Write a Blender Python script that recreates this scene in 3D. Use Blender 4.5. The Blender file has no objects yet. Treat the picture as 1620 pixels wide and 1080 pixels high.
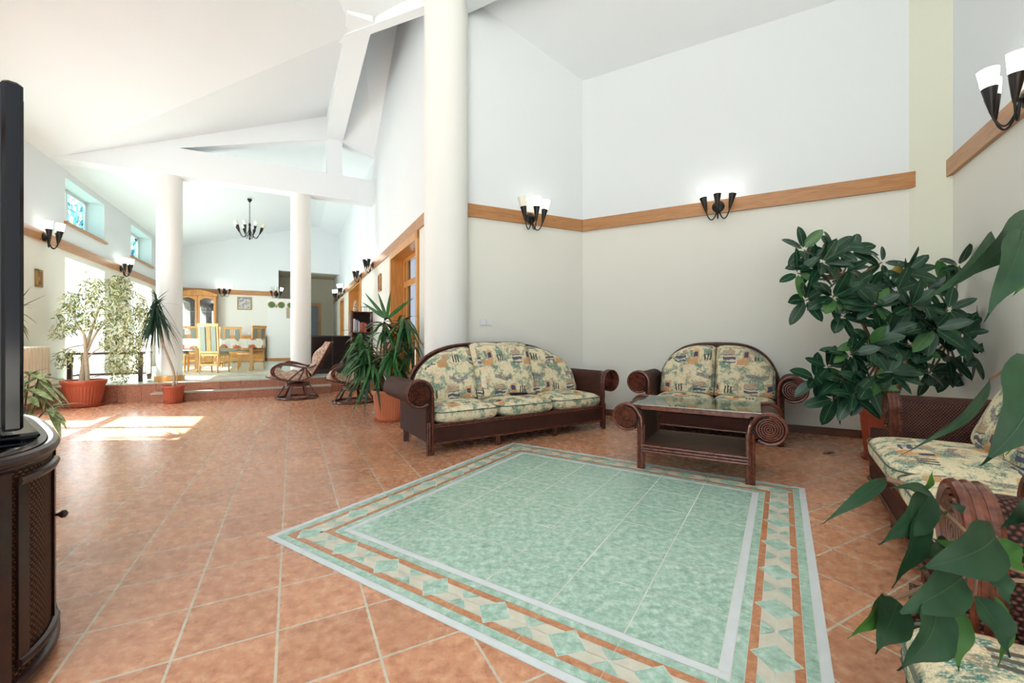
import bpy, math, random
from math import sin, cos, pi, sqrt, radians
from mathutils import Vector, Matrix
random.seed(7)
SC = bpy.context.scene
COL = SC.collection
CAMH = 1.05
F = 665.0

def P(px, py, Y):
    return Vector(((px-810)/F*Y, Y, CAMH+(537-py)/F*Y))

# ---------------------------------------------------------------- camera, world, sun, exposure
cam_d = bpy.data.cameras.new('camera'); cam = bpy.data.objects.new('camera', cam_d); COL.objects.link(cam)
cam_d.sensor_width = 36; cam_d.lens = 36*F/1620; cam_d.shift_y = -3/1620; cam_d.clip_start = 0.05
cam.location = (0, 0, CAMH); cam.rotation_euler = (pi/2, 0, 0)
SC.camera = cam
SC.view_settings.view_transform = 'Standard'; SC.view_settings.look = 'None'
SC.view_settings.gamma = 1; SC.view_settings.use_curve_mapping = False
SC.view_settings.exposure = 0.65
W = bpy.data.worlds.new('sky'); SC.world = W; W.use_nodes = True
bg = W.node_tree.nodes['Background']; bg.inputs[0].default_value = (0.78, 0.89, 1.0, 1); bg.inputs[1].default_value = 1.0
sun_d = bpy.data.lights.new('sun', 'SUN'); sun_d.energy = 33; sun_d.angle = radians(0.6); sun_d.color = (1, .95, .86)
sun = bpy.data.objects.new('sun', sun_d); COL.objects.link(sun)
el = radians(38.4)
sun.rotation_euler = Vector((cos(el), 0.035*cos(el), -sin(el))).to_track_quat('-Z', 'Y').to_euler()
def area(name, loc, aim, sx, sy, e, col=(1, 1, 1)):
    d = bpy.data.lights.new(name, 'AREA'); d.shape = 'RECTANGLE'; d.size = sx; d.size_y = sy; d.energy = e; d.color = col
    o = bpy.data.objects.new(name, d); COL.objects.link(o); o.location = loc
    o.rotation_euler = (Vector(aim)-Vector(loc)).to_track_quat('-Z', 'Z').to_euler()
    return o

# ---------------------------------------------------------------- room axes
UU = Vector((-.4636, .886, 0)); VV = Vector((.886, .4636, 0))
def H(u, v, z=0.0):
    return Vector((UU.x*u+VV.x*v, UU.y*u+VV.y*v, z))
VL, VR, UF, UP = -3.491, 1.588, 17.2, 9.25
HROT = math.atan2(VV.y, VV.x)          # local x along v, local y along u
A0 = Vector((1.012, 6.013, 0)); K0 = Vector((-.882, 5.113, 0)); R0 = Vector((4.27, 4.18, 0)); R1 = Vector((1.55, -.62, 0))
# added fill lamp behind the camera for unseen daylight, then lamps at left windows
area('rear_fill_light', (-1.6, -2.2, 2.4), (-.2, 3, 2.1), 3.6, 3.2, 40, (.84, .93, 1))
for uu_ in (7.57, 10.92, 14.28):
    p = H(uu_, VL-.1, 1.45); area('window_light', p, p+VV*2+Vector((0, 0, -.1)), 1.6, 2.0, 58, (.86, .94, 1))

# ---------------------------------------------------------------- mesh builder
class MB:
    def __init__(s): s.v = []; s.f = []; s.m = []
    def add(s, vs, fs, mi=0):
        o = len(s.v); s.v += [tuple(x) for x in vs]; s.f += [tuple(i+o for i in f) for f in fs]; s.m += [mi]*len(fs); return s
    def box(s, c, size, rz=0, mi=0, mat=None):
        x, y, z = size[0]/2, size[1]/2, size[2]/2
        vs = [Vector((a*x, b*y, d*z)) for d in (-1, 1) for b in (-1, 1) for a in (-1, 1)]
        M = (mat or Matrix.Rotation(rz, 3, 'Z'))
        vs = [M @ v + Vector(c) for v in vs]
        return s.add(vs, [(0, 2, 3, 1), (4, 5, 7, 6), (0, 1, 5, 4), (2, 6, 7, 3), (0, 4, 6, 2), (1, 3, 7, 5)], mi)
    def bbox(s, x0, x1, y0, y1, z0, z1, mi=0, b=0.0):
        if b <= 0: return s.box(((x0+x1)/2, (y0+y1)/2, (z0+z1)/2), (x1-x0, y1-y0, z1-z0), 0, mi)
        # bevelled: prism of a chamfered rectangle with chamfered top and bottom
        def ring(i, z): 
            a0, a1, c0, c1 = x0+i, x1-i, y0+i, y1-i
            return [(a0+b, c0, z), (a1-b, c0, z), (a1, c0+b, z), (a1, c1-b, z), (a1-b, c1, z), (a0+b, c1, z), (a0, c1-b, z), (a0, c0+b, z)]
        vs = ring(b*.7, z0)+ring(0, z0+b)+ring(0, z1-b)+ring(b*.7, z1); fs = [tuple(range(7, -1, -1)), tuple(range(24, 32))]
        for k in range(3):
            for i in range(8): j = (i+1) % 8; fs.append((k*8+i, k*8+j, k*8+8+j, k*8+8+i))
        return s.add(vs, fs, mi)
    def prism(s, poly, z0, z1, mi=0):
        n = len(poly); vs = [(p[0], p[1], z0) for p in poly]+[(p[0], p[1], z1) for p in poly]
        fs = [tuple(range(n-1, -1, -1)), tuple(range(n, 2*n))]+[(i, (i+1) % n, n+(i+1) % n, n+i) for i in range(n)]
        return s.add(vs, fs, mi)
    def poly(s, pts, mi=0): return s.add(pts, [tuple(range(len(pts)))], mi)
    def tube(s, pts, r, n=8, mi=0, cap=True, closed=False):
        pts = [Vector(p) for p in pts]; N = len(pts); rr = r if isinstance(r, (list, tuple)) else [r]*N
        vs = []; fs = []; up = None
        for i, p in enumerate(pts):
            if closed: t = pts[(i+1) % N]-pts[i-1]
            else: t = pts[min(i+1, N-1)]-pts[max(i-1, 0)]
            t.normalize() if t.length > 1e-9 else None
            if up is None:
                up = Vector((0, 0, 1)) if abs(t.z) < .9 else Vector((1, 0, 0))
            up = up-t*up.dot(t)
            if up.length < 1e-6: up = t.orthogonal()
            up.normalize(); b = t.cross(up)
            for k in range(n):
                a = 2*pi*k/n; vs.append(p+(up*cos(a)+b*sin(a))*rr[i])
        for i in range(N if closed else N-1):
            j = (i+1) % N
            for k in range(n):
                l = (k+1) % n; fs.append((i*n+k, j*n+k, j*n+l, i*n+l))
        if cap and not closed: fs += [tuple(range(n)), tuple(range(N*n-1, (N-1)*n-1, -1))]
        return s.add(vs, fs, mi)
    def curve(s, pts, r, n=8, k=4):
        pts = [Vector(p) for p in pts]; N = len(pts); rr = r if isinstance(r, (list, tuple)) else [r]*N; o = []; q = []
        for i in range(N-1):
            p0, p1, p2, p3 = pts[max(0, i-1)], pts[i], pts[i+1], pts[min(N-1, i+2)]
            for j in range(k):
                t = j/k; o.append(.5*((2*p1)+(-p0+p2)*t+(2*p0-5*p1+4*p2-p3)*t*t+(-p0+3*p1-3*p2+p3)*t**3)); q.append(rr[i]+(rr[i+1]-rr[i])*t)
        return s.tube(o+[pts[-1]], q+[rr[-1]], n)
    def lathe(s, prof, n=24, c=(0, 0, 0), mi=0, axis='z', sx=1, sy=1):
        vs = []; fs = []
        for r, z in prof:
            for k in range(n):
                a = 2*pi*k/n; x, y = r*cos(a)*sx, r*sin(a)*sy
                vs.append((c[0]+x, c[1]+y, c[2]+z) if axis == 'z' else ((c[0]+x, c[1]+z, c[2]+y) if axis == 'y' else (c[0]+z, c[1]+x, c[2]+y)))
        for i in range(len(prof)-1):
            for k in range(n):
                l = (k+1) % n; fs.append((i*n+k, i*n+l, (i+1)*n+l, (i+1)*n+k))
        fs += [tuple(range(n-1, -1, -1)), tuple(range((len(prof)-1)*n, len(prof)*n))]
        return s.add(vs, fs, mi)
    def grid(s, fn, nu, nv, mi=0, wrap=False):
        vs = [fn(i/nu, j/nv) for i in range(nu+1) for j in range(nv+1)]
        fs = [(i*(nv+1)+j, (i+1)*(nv+1)+j, (i+1)*(nv+1)+j+1, i*(nv+1)+j+1) for i in range(nu) for j in range(nv)]
        return s.add(vs, fs, mi)
    def cushion(s, c, size, e=.45, n=20, mi=0, bulge=0.0):
        vs = []; fs = []; X, Y, Z = size[0]/2, size[1]/2, size[2]/2
        sg = lambda a, p: math.copysign(abs(a)**p, a)
        nn, mm = n*2, n
        for i in range(mm+1):
            ph = -pi/2+pi*i/mm
            for k in range(nn):
                th = 2*pi*k/nn
                x = sg(cos(ph), e*.8)*sg(cos(th), .28); y = sg(cos(ph), e*.8)*sg(sin(th), .28); z = sg(sin(ph), .85)
                z *= 1+bulge*(1-x*x)*(1-y*y)
                vs.append((c[0]+X*x, c[1]+Y*y, c[2]+Z*z))
        for i in range(mm):
            for k in range(nn):
                l = (k+1) % nn; fs.append((i*nn+k, i*nn+l, (i+1)*nn+l, (i+1)*nn+k))
        return s.add(vs, fs, mi)
    def leaf(s, base, d, nrm, L, Wd, droop=.1, fold=.25, n=5, mi=0, tip=1.0, bias=.8, rib=None):
        d = Vector(d).normalized(); sd = d.cross(Vector(nrm))
        if sd.length < 1e-5: sd = d.orthogonal()
        sd.normalize(); up = sd.cross(d)
        vs = []; base = Vector(base)
        for i in range(n+1):
            t = i/n; w = Wd/2*max(0.0, sin(pi*t**bias))**tip
            if i in (0, n): w = Wd*.02
            c = base+d*(L*t)+Vector((0, 0, -droop*L*t*t))
            vs += [c+sd*w+up*(w*fold), c, c-sd*w+up*(w*fold)]
        fs = []
        for i in range(n):
            a = i*3; fs += [(a, a+1, a+4, a+3), (a+1, a+2, a+5, a+4)]
        if rib is not None:
            rw = Wd*.022; rs = []
            for i in range(n): c = Vector(vs[i*3+1])+up*.0016; rs += [c+sd*rw+up*rw*fold, c-sd*rw+up*rw*fold]
            s.add(rs, [(2*i, 2*i+1, 2*i+3, 2*i+2) for i in range(n-1)], rib)
        return s.add(vs, fs, mi)
    def build(s, name, mats, parent=None, smooth=False, loc=None, rz=0):
        me = bpy.data.meshes.new(name); me.from_pydata(s.v, [], s.f)
        for m in (mats if isinstance(mats, (list, tuple)) else [mats]): me.materials.append(m)
        uv = me.uv_layers.new(name='UVMap'); data = []
        for p in me.polygons:
            p.material_index = s.m[p.index]; p.use_smooth = smooth
            nx, ny, nz = abs(p.normal.x), abs(p.normal.y), abs(p.normal.z)
            for vi in p.vertices:
                c = me.vertices[vi].co
                if nz >= nx and nz >= ny*1.0: data += [c.x, c.y]
                elif nx > ny: data += [c.y, c.z]
                else: data += [c.x, c.z]
        uv.data.foreach_set('uv', data)
        o = bpy.data.objects.new(name, me); COL.objects.link(o)
        if parent: o.parent = parent
        if loc is not None: o.location = loc
        if rz: o.rotation_euler = (0, 0, rz)
        if smooth:
            try: me.set_sharp_from_angle(angle=radians(42))
            except Exception: pass
        return o

def tag(o, label, cat, group=None, kind=None):
    o['label'] = label; o['category'] = cat
    if group: o['group'] = group
    if kind: o['kind'] = kind
    return o
def empty(name, loc=(0, 0, 0), rz=0):
    o = bpy.data.objects.new(name, None); o.empty_display_size = .1; COL.objects.link(o); o.location = loc; o.rotation_euler = (0, 0, rz); return o
def struct(o, label=None):
    o['kind'] = 'structure'
    if label: o['label'] = label
    return o
def copy_tree(o, parent=None):
    c = o.copy(); COL.objects.link(c)
    if parent: c.parent = parent
    for ch in list(o.children): copy_tree(ch, c)
    return c

# ---------------------------------------------------------------- materials
class NT:
    def __init__(s, name):
        s.mat = bpy.data.materials.new(name); s.mat.use_nodes = True; s.t = s.mat.node_tree; s.b = s.t.nodes['Principled BSDF']; s.cache = {}
    def set(s, sock, v):
        if isinstance(v, bpy.types.NodeSocket): s.t.links.new(v, sock)
        elif v is not None:
            if sock.type == 'RGBA' and len(v) == 3: v = (*v, 1)
            sock.default_value = v
    def m(s, op, a, b=None, c=None):
        n = s.t.nodes.new('ShaderNodeMath'); n.operation = op
        for i, x in enumerate((a, b, c)):
            if x is not None: s.set(n.inputs[i], x)
        return n.outputs[0]
    def mix(s, f, a, b, mode='MIX'):
        n = s.t.nodes.new('ShaderNodeMix'); n.data_type = 'RGBA'; n.blend_type = mode
        s.set(n.inputs[0], f); s.set(n.inputs[6], a); s.set(n.inputs[7], b); return n.outputs[2]
    def uv(s):
        if 'uv' not in s.cache:
            n = s.t.nodes.new('ShaderNodeTexCoord'); s.cache['uv'] = n.outputs['UV']; s.cache['ob'] = n.outputs['Object']
        return s.cache['uv']
    def ob(s): s.uv(); return s.cache['ob']
    def sep(s, v):
        n = s.t.nodes.new('ShaderNodeSeparateXYZ'); s.t.links.new(v, n.inputs[0]); return n.outputs
    def comb(s, x, y, z=0.0):
        n = s.t.nodes.new('ShaderNodeCombineXYZ'); s.set(n.inputs[0], x); s.set(n.inputs[1], y); s.set(n.inputs[2], z); return n.outputs[0]
    def noise(s, scale, detail=3, rough=.5, vec=None, dist=0.0):
        n = s.t.nodes.new('ShaderNodeTexNoise'); n.inputs['Scale'].default_value = scale; n.inputs['Detail'].default_value = detail
        n.inputs['Roughness'].default_value = rough; n.inputs['Distortion'].default_value = dist
        s.t.links.new(vec or s.ob(), n.inputs['Vector']); return n.outputs['Fac']
    def ramp(s, f, stops):
        n = s.t.nodes.new('ShaderNodeValToRGB'); s.t.links.new(f, n.inputs[0]); cr = n.color_ramp
        while len(cr.elements) < len(stops): cr.elements.new(.5)
        for e, (p, c) in zip(cr.elements, stops): e.position = p; e.color = (*c, 1) if len(c) == 3 else c
        return n.outputs[0]
    def step(s, f, lo, hi):
        n = s.t.nodes.new('ShaderNodeMapRange'); s.set(n.inputs[0], f); n.inputs[1].default_value = lo; n.inputs[2].default_value = hi; return n.outputs[0]
    def bump(s, h, strength=.3, dist=.01):
        n = s.t.nodes.new('ShaderNodeBump'); n.inputs['Strength'].default_value = strength; n.inputs['Distance'].default_value = dist
        s.t.links.new(h, n.inputs['Height']); s.t.links.new(n.outputs[0], s.b.inputs['Normal'])
    def done(s, col=None, rough=.5, metal=0.0, spec=None):
        if col is not None: s.set(s.b.inputs['Base Color'], col)
        s.set(s.b.inputs['Roughness'], rough); s.b.inputs['Metallic'].default_value = metal
        if spec is not None: s.b.inputs['Specular IOR Level'].default_value = spec
        return s.mat

def plain(name, col, rough=.5, metal=0.0, var=.12, scale=8, bump=0.0, bscale=60, spec=None):
    t = NT(name); n = t.noise(scale, 3)
    c = t.mix(n, tuple(max(0, x*(1-var)) for x in col), tuple(min(1, x*(1+var)) for x in col))
    if bump: t.bump(t.noise(bscale, 4), bump, .004)
    return t.done(c, rough, metal, spec)

def m_paint():
    t = NT('two_tone_wall_paint'); g = t.t.nodes.new('ShaderNodeNewGeometry'); z = t.sep(g.outputs['Position'])[2]
    n = t.noise(1.3, 3); up = t.mix(n, (.76, .80, .825), (.78, .815, .835)); lo = t.mix(n, (.77, .765, .70), (.79, .78, .715))
    t.bump(t.noise(90, 3), .05, .003)
    return t.done(t.mix(t.step(z, 2.66, 2.67), lo, up), .75, 0, .25)
M_WALL = m_paint()
M_WHITE = plain('white_plaster', (.81, .85, .88), .8, var=.012, scale=2, bump=.04, spec=.2)
M_COLUMN = plain('cream_column_paint', (.80, .80, .77), .55, var=.015, scale=2, bump=.03, spec=.3)
M_BEIGE = plain('beige_hall_paint', (.66, .62, .50), .75, var=.03, scale=2, spec=.2)
M_CREAMP = plain('cream_pilaster_paint', (.74, .75, .63), .7, var=.02, scale=2, spec=.2)
M_FRAME = plain('white_window_frame', (.86, .87, .88), .35, var=.01)

def m_wood(name, a, b, rough=.35, scale=14, stretch=(1, 1, .12)):
    t = NT(name); mp = t.t.nodes.new('ShaderNodeMapping'); mp.inputs['Scale'].default_value = stretch; t.t.links.new(t.ob(), mp.inputs[0])
    n = t.noise(scale, 5, .6, mp.outputs[0], 1.2); t.bump(n, .06, .003)
    return t.done(t.ramp(n, [(.3, a), (.62, b)]), rough)
M_RAIL = m_wood('orange_brown_rail_wood', (.36, .155, .055), (.50, .24, .09), .3, 10, (.3, .3, 3))
M_PINE = m_wood('golden_dining_wood', (.58, .30, .09), (.76, .44, .16), .35)
M_DOORW = m_wood('orange_door_wood', (.50, .21, .05), (.66, .32, .09), .3)
M_CHAIRBACK = m_wood('brown_chair_wood', (.22, .12, .05), (.33, .19, .08), .5)
M_DARKW = m_wood('dark_table_wood', (.035, .018, .014), (.07, .035, .026), .3)
M_BASEW = m_wood('brown_baseboard_wood', (.11, .045, .025), (.17, .075, .04), .35, 10, (.3, .3, 3))

def m_rattan(name, a, b, rough=.28):
    t = NT(name); n = t.noise(35, 4, .6); t.bump(n, .12, .003)
    return t.done(t.ramp(n, [(.3, a), (.7, b)]), rough, 0, .6)
M_RATTAN = m_rattan('glossy_dark_rattan', (.036, .009, .006), (.145, .036, .019), .22)
M_RATTAN2 = m_rattan('red_brown_rattan', (.060, .015, .009), (.21, .055, .028), .22)
M_CAB = m_rattan('espresso_rattan', (.010, .005, .005), (.038, .012, .009), .3)
def m_wicker(name, a, b, k=260.0, rough=.5):
    t = NT(name); x, y, _ = t.sep(t.uv())
    sx = t.m('SINE', t.m('MULTIPLY', x, k)); row = t.m('FLOOR', t.m('MULTIPLY', y, k*1.6/(2*pi)))
    sh = t.m('SINE', t.m('ADD', t.m('MULTIPLY', x, k), t.m('MULTIPLY', row, pi)))
    rowp = t.m('ABSOLUTE', t.m('SINE', t.m('MULTIPLY', y, k*.8)))
    h = t.m('MULTIPLY', t.m('MULTIPLY_ADD', sh, .5, .5), rowp)
    n = t.noise(12, 3); f = t.m('MULTIPLY', h, t.m('MULTIPLY_ADD', n, .8, .6))
    t.bump(h, .7, .004)
    return t.done(t.mix(t.m('POWER', f, 1.4), a, b), rough+.08, 0, .22)
M_WICKER = m_wicker('brown_woven_wicker', (.012, .004, .003), (.20, .070, .048), 380)
M_WICKERT = m_wicker('table_woven_wicker', (.016, .007, .006), (.30, .15, .10), 330)
M_WICKERC = m_wicker('cabinet_woven_wicker', (.006, .003, .002), (.20, .08, .035), 380)
M_WICKERD = m_wicker('bar_woven_wicker', (.008, .004, .004), (.07, .03, .026), 160)

def m_floor():
    t = NT('terracotta_floor_tile'); br = t.t.nodes.new('ShaderNodeTexBrick'); br.offset = 0; br.squash = 1
    t.t.links.new(t.uv(), br.inputs['Vector']); br.inputs['Scale'].default_value = 1
    br.inputs['Brick Width'].default_value = .306; br.inputs['Row Height'].default_value = .306
    br.inputs['Mortar Size'].default_value = .0046; br.inputs['Mortar Smooth'].default_value = .1
    br.inputs['Color1'].default_value = (.9, .9, .9, 1); br.inputs['Color2'].default_value = (1.1, 1.1, 1.1, 1); br.inputs['Mortar'].default_value = (1, 1, 1, 1)
    c = t.ramp(t.noise(22, 6, .68), [(.30, (.26, .075, .035)), (.45, (.51, .21, .105)), (.55, (.63, .31, .17)), (.70, (.80, .53, .34))])
    c = t.mix(.40, c, t.ramp(t.noise(3.5, 4), [(.3, (.49, .215, .115)), (.7, (.62, .30, .17))]))
    c = t.mix(1.0, c, br.outputs['Color'], 'MULTIPLY')
    c = t.mix(br.outputs['Fac'], c, (.58, .51, .40))
    t.bump(t.m('MULTIPLY_ADD', br.outputs['Fac'], -1.0, t.m('MULTIPLY', t.noise(30, 4), .04)), .3, .003)
    return t.done(c, t.m('MULTIPLY_ADD', t.noise(18, 3), .16, .19), 0, .6)
M_FLOOR = m_floor()
def m_stone(name, stops, sc=30, rough=.3):
    t = NT(name); c = t.ramp(t.noise(sc, 6, .7), stops); c = t.mix(.22, c, t.ramp(t.noise(5, 3), [(.3, stops[1][1]), (.7, stops[2][1])])); return t.done(c, rough, 0, .45)
M_GREEN = m_stone('green_marbled_tile', [(.3, (.17, .30, .22)), (.46, (.32, .50, .40)), (.56, (.47, .64, .55)), (.70, (.72, .83, .76))], 26, .22)
M_ORANGE = m_stone('orange_inlay_tile', [(.3, (.36, .12, .05)), (.48, (.50, .20, .09)), (.6, (.60, .30, .15)), (.8, (.65, .42, .25))], 40)
M_CREAM = m_stone('cream_inlay_tile', [(.3, (.56, .52, .40)), (.5, (.63, .60, .49)), (.6, (.67, .64, .53)), (.8, (.70, .68, .58))], 20)
M_INWHITE = m_stone('pale_grey_strip_tile', [(.3, (.62, .66, .68)), (.5, (.67, .71, .73)), (.6, (.69, .73, .75)), (.8, (.72, .76, .78))], 12)
M_GROUT = plain('grey_grout', (.36, .36, .32), .8)
M_GROUTL = plain('pale_grout', (.74, .74, .68), .8)
M_STEP = m_stone('speckled_step_tile', [(.34, (.16, .05, .03)), (.46, (.36, .13, .07)), (.56, (.47, .20, .12)), (.72, (.58, .36, .26))], 60, .35)
M_TREAD = m_stone('pale_step_nosing', [(.3, (.42, .36, .30)), (.5, (.50, .44, .37)), (.6, (.54, .48, .41)), (.8, (.58, .52, .46))], 30, .35)
def m_dining():
    t = NT('pale_green_dining_tile'); br = t.t.nodes.new('ShaderNodeTexBrick'); br.offset = 0; br.squash = 1
    t.t.links.new(t.uv(), br.inputs['Vector']); br.inputs['Scale'].default_value = 1
    br.inputs['Brick Width'].default_value = .4; br.inputs['Row Height'].default_value = .4; br.inputs['Mortar Size'].default_value = .004
    c = t.ramp(t.noise(14, 5, .6), [(.3, (.36, .50, .43)), (.5, (.50, .63, .55)), (.7, (.62, .72, .65))])
    return t.done(t.mix(br.outputs['Fac'], c, (.6, .6, .55)), .25, 0, .5)
M_DINING = m_dining()

def m_fabric():
    t = NT('printed_sofa_fabric'); uv = t.uv(); x, y, _ = t.sep(uv)
    wx = t.noise(9, 2, .5, uv); wy = t.noise(11, 2, .5, uv)
    q = t.m('MULTIPLY_ADD', t.m('MULTIPLY_ADD', wy, .06, y), 1/.36, 100.0)
    row = t.m('FLOOR', q); fy = t.m('FRACT', q)
    p = t.m('ADD', t.m('MULTIPLY_ADD', t.m('MULTIPLY_ADD', wx, .045, x), 1/.52, 100.0), t.m('MULTIPLY', row, .43)); fx = t.m('FRACT', p)
    def rect(x0, x1, y0, y1):
        a = t.m('MULTIPLY', t.m('GREATER_THAN', fx, x0), t.m('LESS_THAN', fx, x1))
        b = t.m('MULTIPLY', t.m('GREATER_THAN', fy, y0), t.m('LESS_THAN', fy, y1)); return t.m('MULTIPLY', a, b)
    fine = t.noise(120, 3, .7, uv); cloud = t.noise(7.5, 5, .72, uv)
    c = t.ramp(t.noise(5, 3, .6, uv), [(.3, (.78, .68, .42)), (.5, (.80, .72, .50)), (.7, (.82, .64, .43))])
    c = t.mix(t.m('MULTIPLY', t.step(cloud, .485, .58), t.step(fine, .33, .52)), c, (.075, .215, .18))
    c = t.mix(t.m('MULTIPLY', t.step(t.noise(6, 4, .7, uv), .56, .66), .55), c, (.62, .34, .20))
    thin = t.m('LESS_THAN', t.m('ABSOLUTE', t.m('SUBTRACT', t.noise(26, 4, .7, uv), .5)), .008)
    c = t.mix(t.m('MULTIPLY', thin, .45), c, (.30, .14, .09))
    thin2 = t.m('LESS_THAN', t.m('ABSOLUTE', t.m('SUBTRACT', t.noise(17, 5, .75, uv), .46)), .007)
    c = t.mix(t.m('MULTIPLY', thin2, .5), c, (.12, .16, .12))
    brk = t.step(fine, .38, .5)
    c = t.mix(t.m('MULTIPLY', rect(.06, .30, .52, .66), t.m('MULTIPLY', brk, .9)), c, (.36, .24, .17))
    st = t.m('GREATER_THAN', t.m('SINE', t.m('MULTIPLY', fy, 50.0)), -.2)
    c = t.mix(t.m('MULTIPLY', rect(.06, .31, .28, .52), t.m('MULTIPLY_ADD', st, .85, .1)), c, (.085, .09, .15))
    c = t.mix(t.m('MULTIPLY', rect(.34, .56, .20, .38), t.m('MULTIPLY_ADD', brk, .7, .2)), c, (.60, .26, .09))
    c = t.mix(t.m('MULTIPLY', rect(.45, .60, .38, .66), .75), c, (.62, .31, .15))
    c = t.mix(rect(.475, .565, .44, .60), c, (.075, .085, .13))
    bc = t.m('GREATER_THAN', t.m('SINE', t.m('MULTIPLY', fx, 110.0)), -.1)
    c = t.mix(t.m('MULTIPLY', rect(.68, .84, .34, .56), bc), c, (.12, .10, .085))
    wav = t.m('ABSOLUTE', t.m('SUBTRACT', fy, t.m('MULTIPLY_ADD', t.m('SINE', t.m('MULTIPLY', fx, 14.0)), .04, .86)))
    br2 = t.m('MULTIPLY', t.m('LESS_THAN', wav, .055), t.m('MULTIPLY', t.m('GREATER_THAN', fx, .12), t.m('LESS_THAN', fx, .52)))
    c = t.mix(t.m('MULTIPLY', br2, t.m('MULTIPLY', brk, .85)), c, (.16, .13, .17))
    t.bump(t.noise(14, 3, .5), .18, .015)
    return t.done(c, .85, 0, .15)
M_FABRIC = m_fabric()
M_PIPING = plain('dark_piping', (.10, .12, .09), .8)
def m_floral():
    t = NT('floral_chair_fabric'); n = t.noise(32, 3, .6); c = t.ramp(n, [(.38, (.60, .50, .38)), (.47, (.66, .57, .46)), (.52, (.30, .12, .08)), (.60, (.52, .33, .24))]); t.bump(t.noise(9, 2), .3, .02); return t.done(c, .85, 0, .15)
M_FLORAL = m_floral()
def m_stripe():
    t = NT('patterned_chair_fabric'); x, y, _ = t.sep(t.uv())
    w = t.m('SINE', t.m('ADD', t.m('MULTIPLY', x, 170.0), t.m('MULTIPLY', y, 130.0))); return t.done(t.ramp(t.m('MULTIPLY_ADD', w, .5, .5), [(.3, (.10, .15, .15)), (.6, (.42, .44, .36))]), .85)
M_CHFAB = m_stripe()
def m_cloth():
    t = NT('printed_tablecloth'); x, y, _ = t.sep(t.uv())
    vo = t.t.nodes.new('ShaderNodeTexVoronoi'); vo.inputs['Scale'].default_value = 1; vo.inputs['Randomness'].default_value = .25; t.t.links.new(t.comb(t.m('MULTIPLY', x, 3.6), t.m('MULTIPLY_ADD', y, 3.6, .12)), vo.inputs['Vector'])
    d = t.m('ADD', vo.outputs['Distance'], t.m('MULTIPLY', t.noise(14, 3, .6), .25)); c = t.mix(t.step(d, .46, .42), (.80, .78, .68), (.62, .12, .06))
    c = t.mix(t.m('MULTIPLY', t.step(d, .54, .50), t.m('GREATER_THAN', t.noise(9, 2), .56)), c, (.30, .30, .12))
    g = t.m('LESS_THAN', t.m('FRACT', t.m('MULTIPLY_ADD', x, 4.0, 50.0)), .03); c = t.mix(t.m('MULTIPLY', g, .4), c, (.35, .3, .25))
    return t.done(c, .8)
M_CLOTH = m_cloth()
M_WHITECLOTH = plain('white_cloth', (.8, .8, .78), .85, var=.03)

def m_glasspane(name, tint=(1, 1, 1), gloss=.1, pattern=False):
    t = NT(name); nt = t.t; tr = nt.nodes.new('ShaderNodeBsdfTransparent'); gl = nt.nodes.new('ShaderNodeBsdfGlossy'); gl.inputs['Roughness'].default_value = .02
    mx = nt.nodes.new('ShaderNodeMixShader'); mx.inputs[0].default_value = gloss
    tr.inputs[0].default_value = (*tint, 1)
    if pattern:
        vo = nt.nodes.new('ShaderNodeTexVoronoi'); vo.inputs['Scale'].default_value = 9; nt.links.new(t.uv(), vo.inputs['Vector'])
        c = t.ramp(t.sep(vo.outputs['Color'])[0], [(.15, (.22, .55, .68)), (.4, (.42, .78, .85)), (.65, (.50, .80, .72)), (.9, (.95, 1, 1))])
        vd = nt.nodes.new('ShaderNodeTexVoronoi'); vd.feature = 'DISTANCE_TO_EDGE'; vd.inputs['Scale'].default_value = 9; nt.links.new(t.uv(), vd.inputs['Vector'])
        c = t.mix(t.m('LESS_THAN', vd.outputs['Distance'], .035), c, (.02, .02, .03)); nt.links.new(c, tr.inputs[0])
    nt.links.new(tr.outputs[0], mx.inputs[1]); nt.links.new(gl.outputs[0], mx.inputs[2]); nt.links.new(mx.outputs[0], nt.nodes['Material Output'].inputs[0]); return t.mat
M_PANE = m_glasspane('clear_window_glass', (.96, .98, .98), .08)
M_STAINED = m_glasspane('blue_stained_glass', pattern=True)
M_CABGLASS = m_glasspane('cabinet_glass', (.72, .75, .78), .16)
M_TOPGLASS = m_glasspane('table_glass', (.66, .76, .70), .5)
M_TVTOP = m_glasspane('cabinet_top_glass', (.40, .46, .44), .50)
def m_emit(name, col, st):
    t = NT(name); t.b.inputs['Emission Color'].default_value = (*col, 1); t.b.inputs['Emission Strength'].default_value = st
    n = t.noise(3, 1); return t.done(t.mix(n, (.85, .85, .8), (.9, .9, .86)), .4)
M_LIT = m_emit('lit_frosted_glass', (1, .97, .88), 2.0)
M_UNLIT = plain('unlit_frosted_glass', (.82, .80, .68), .35, var=.03)
M_GAPSHADE = plain('scroll_gap_shade', (.008, .004, .003), .8)  # near-black backing colour, paints the shade between the scroll rings
M_IRON = plain('black_iron', (.022, .02, .018), .4, .6)
M_BLACK = plain('gloss_black_plastic', (.003, .003, .004), .12, var=.05, spec=.35)
M_BLACKM = plain('matte_black_plastic', (.004, .005, .008), .35, var=.1, spec=.25)
M_SCREEN = plain('dark_screen', (.004, .005, .006), .06, var=.02)
M_POT = plain('red_brown_plastic_pot', (.42, .085, .04), .45, var=.08, scale=5)
M_POT2 = plain('orange_plastic_pot', (.68, .225, .11), .42, var=.06, scale=5)
M_SOIL = plain('dark_soil', (.045, .028, .018), .95, var=.4, scale=60, bump=.6)
M_BARK = plain('pale_bark', (.42, .34, .24), .8, var=.25, scale=25, bump=.4)
M_BARKD = plain('brown_bark', (.20, .12, .07), .8, var=.3, scale=30, bump=.4)
M_STAKE = m_wood('plant_stake_wood', (.36, .19, .08), (.50, .29, .13), .6)
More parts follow.
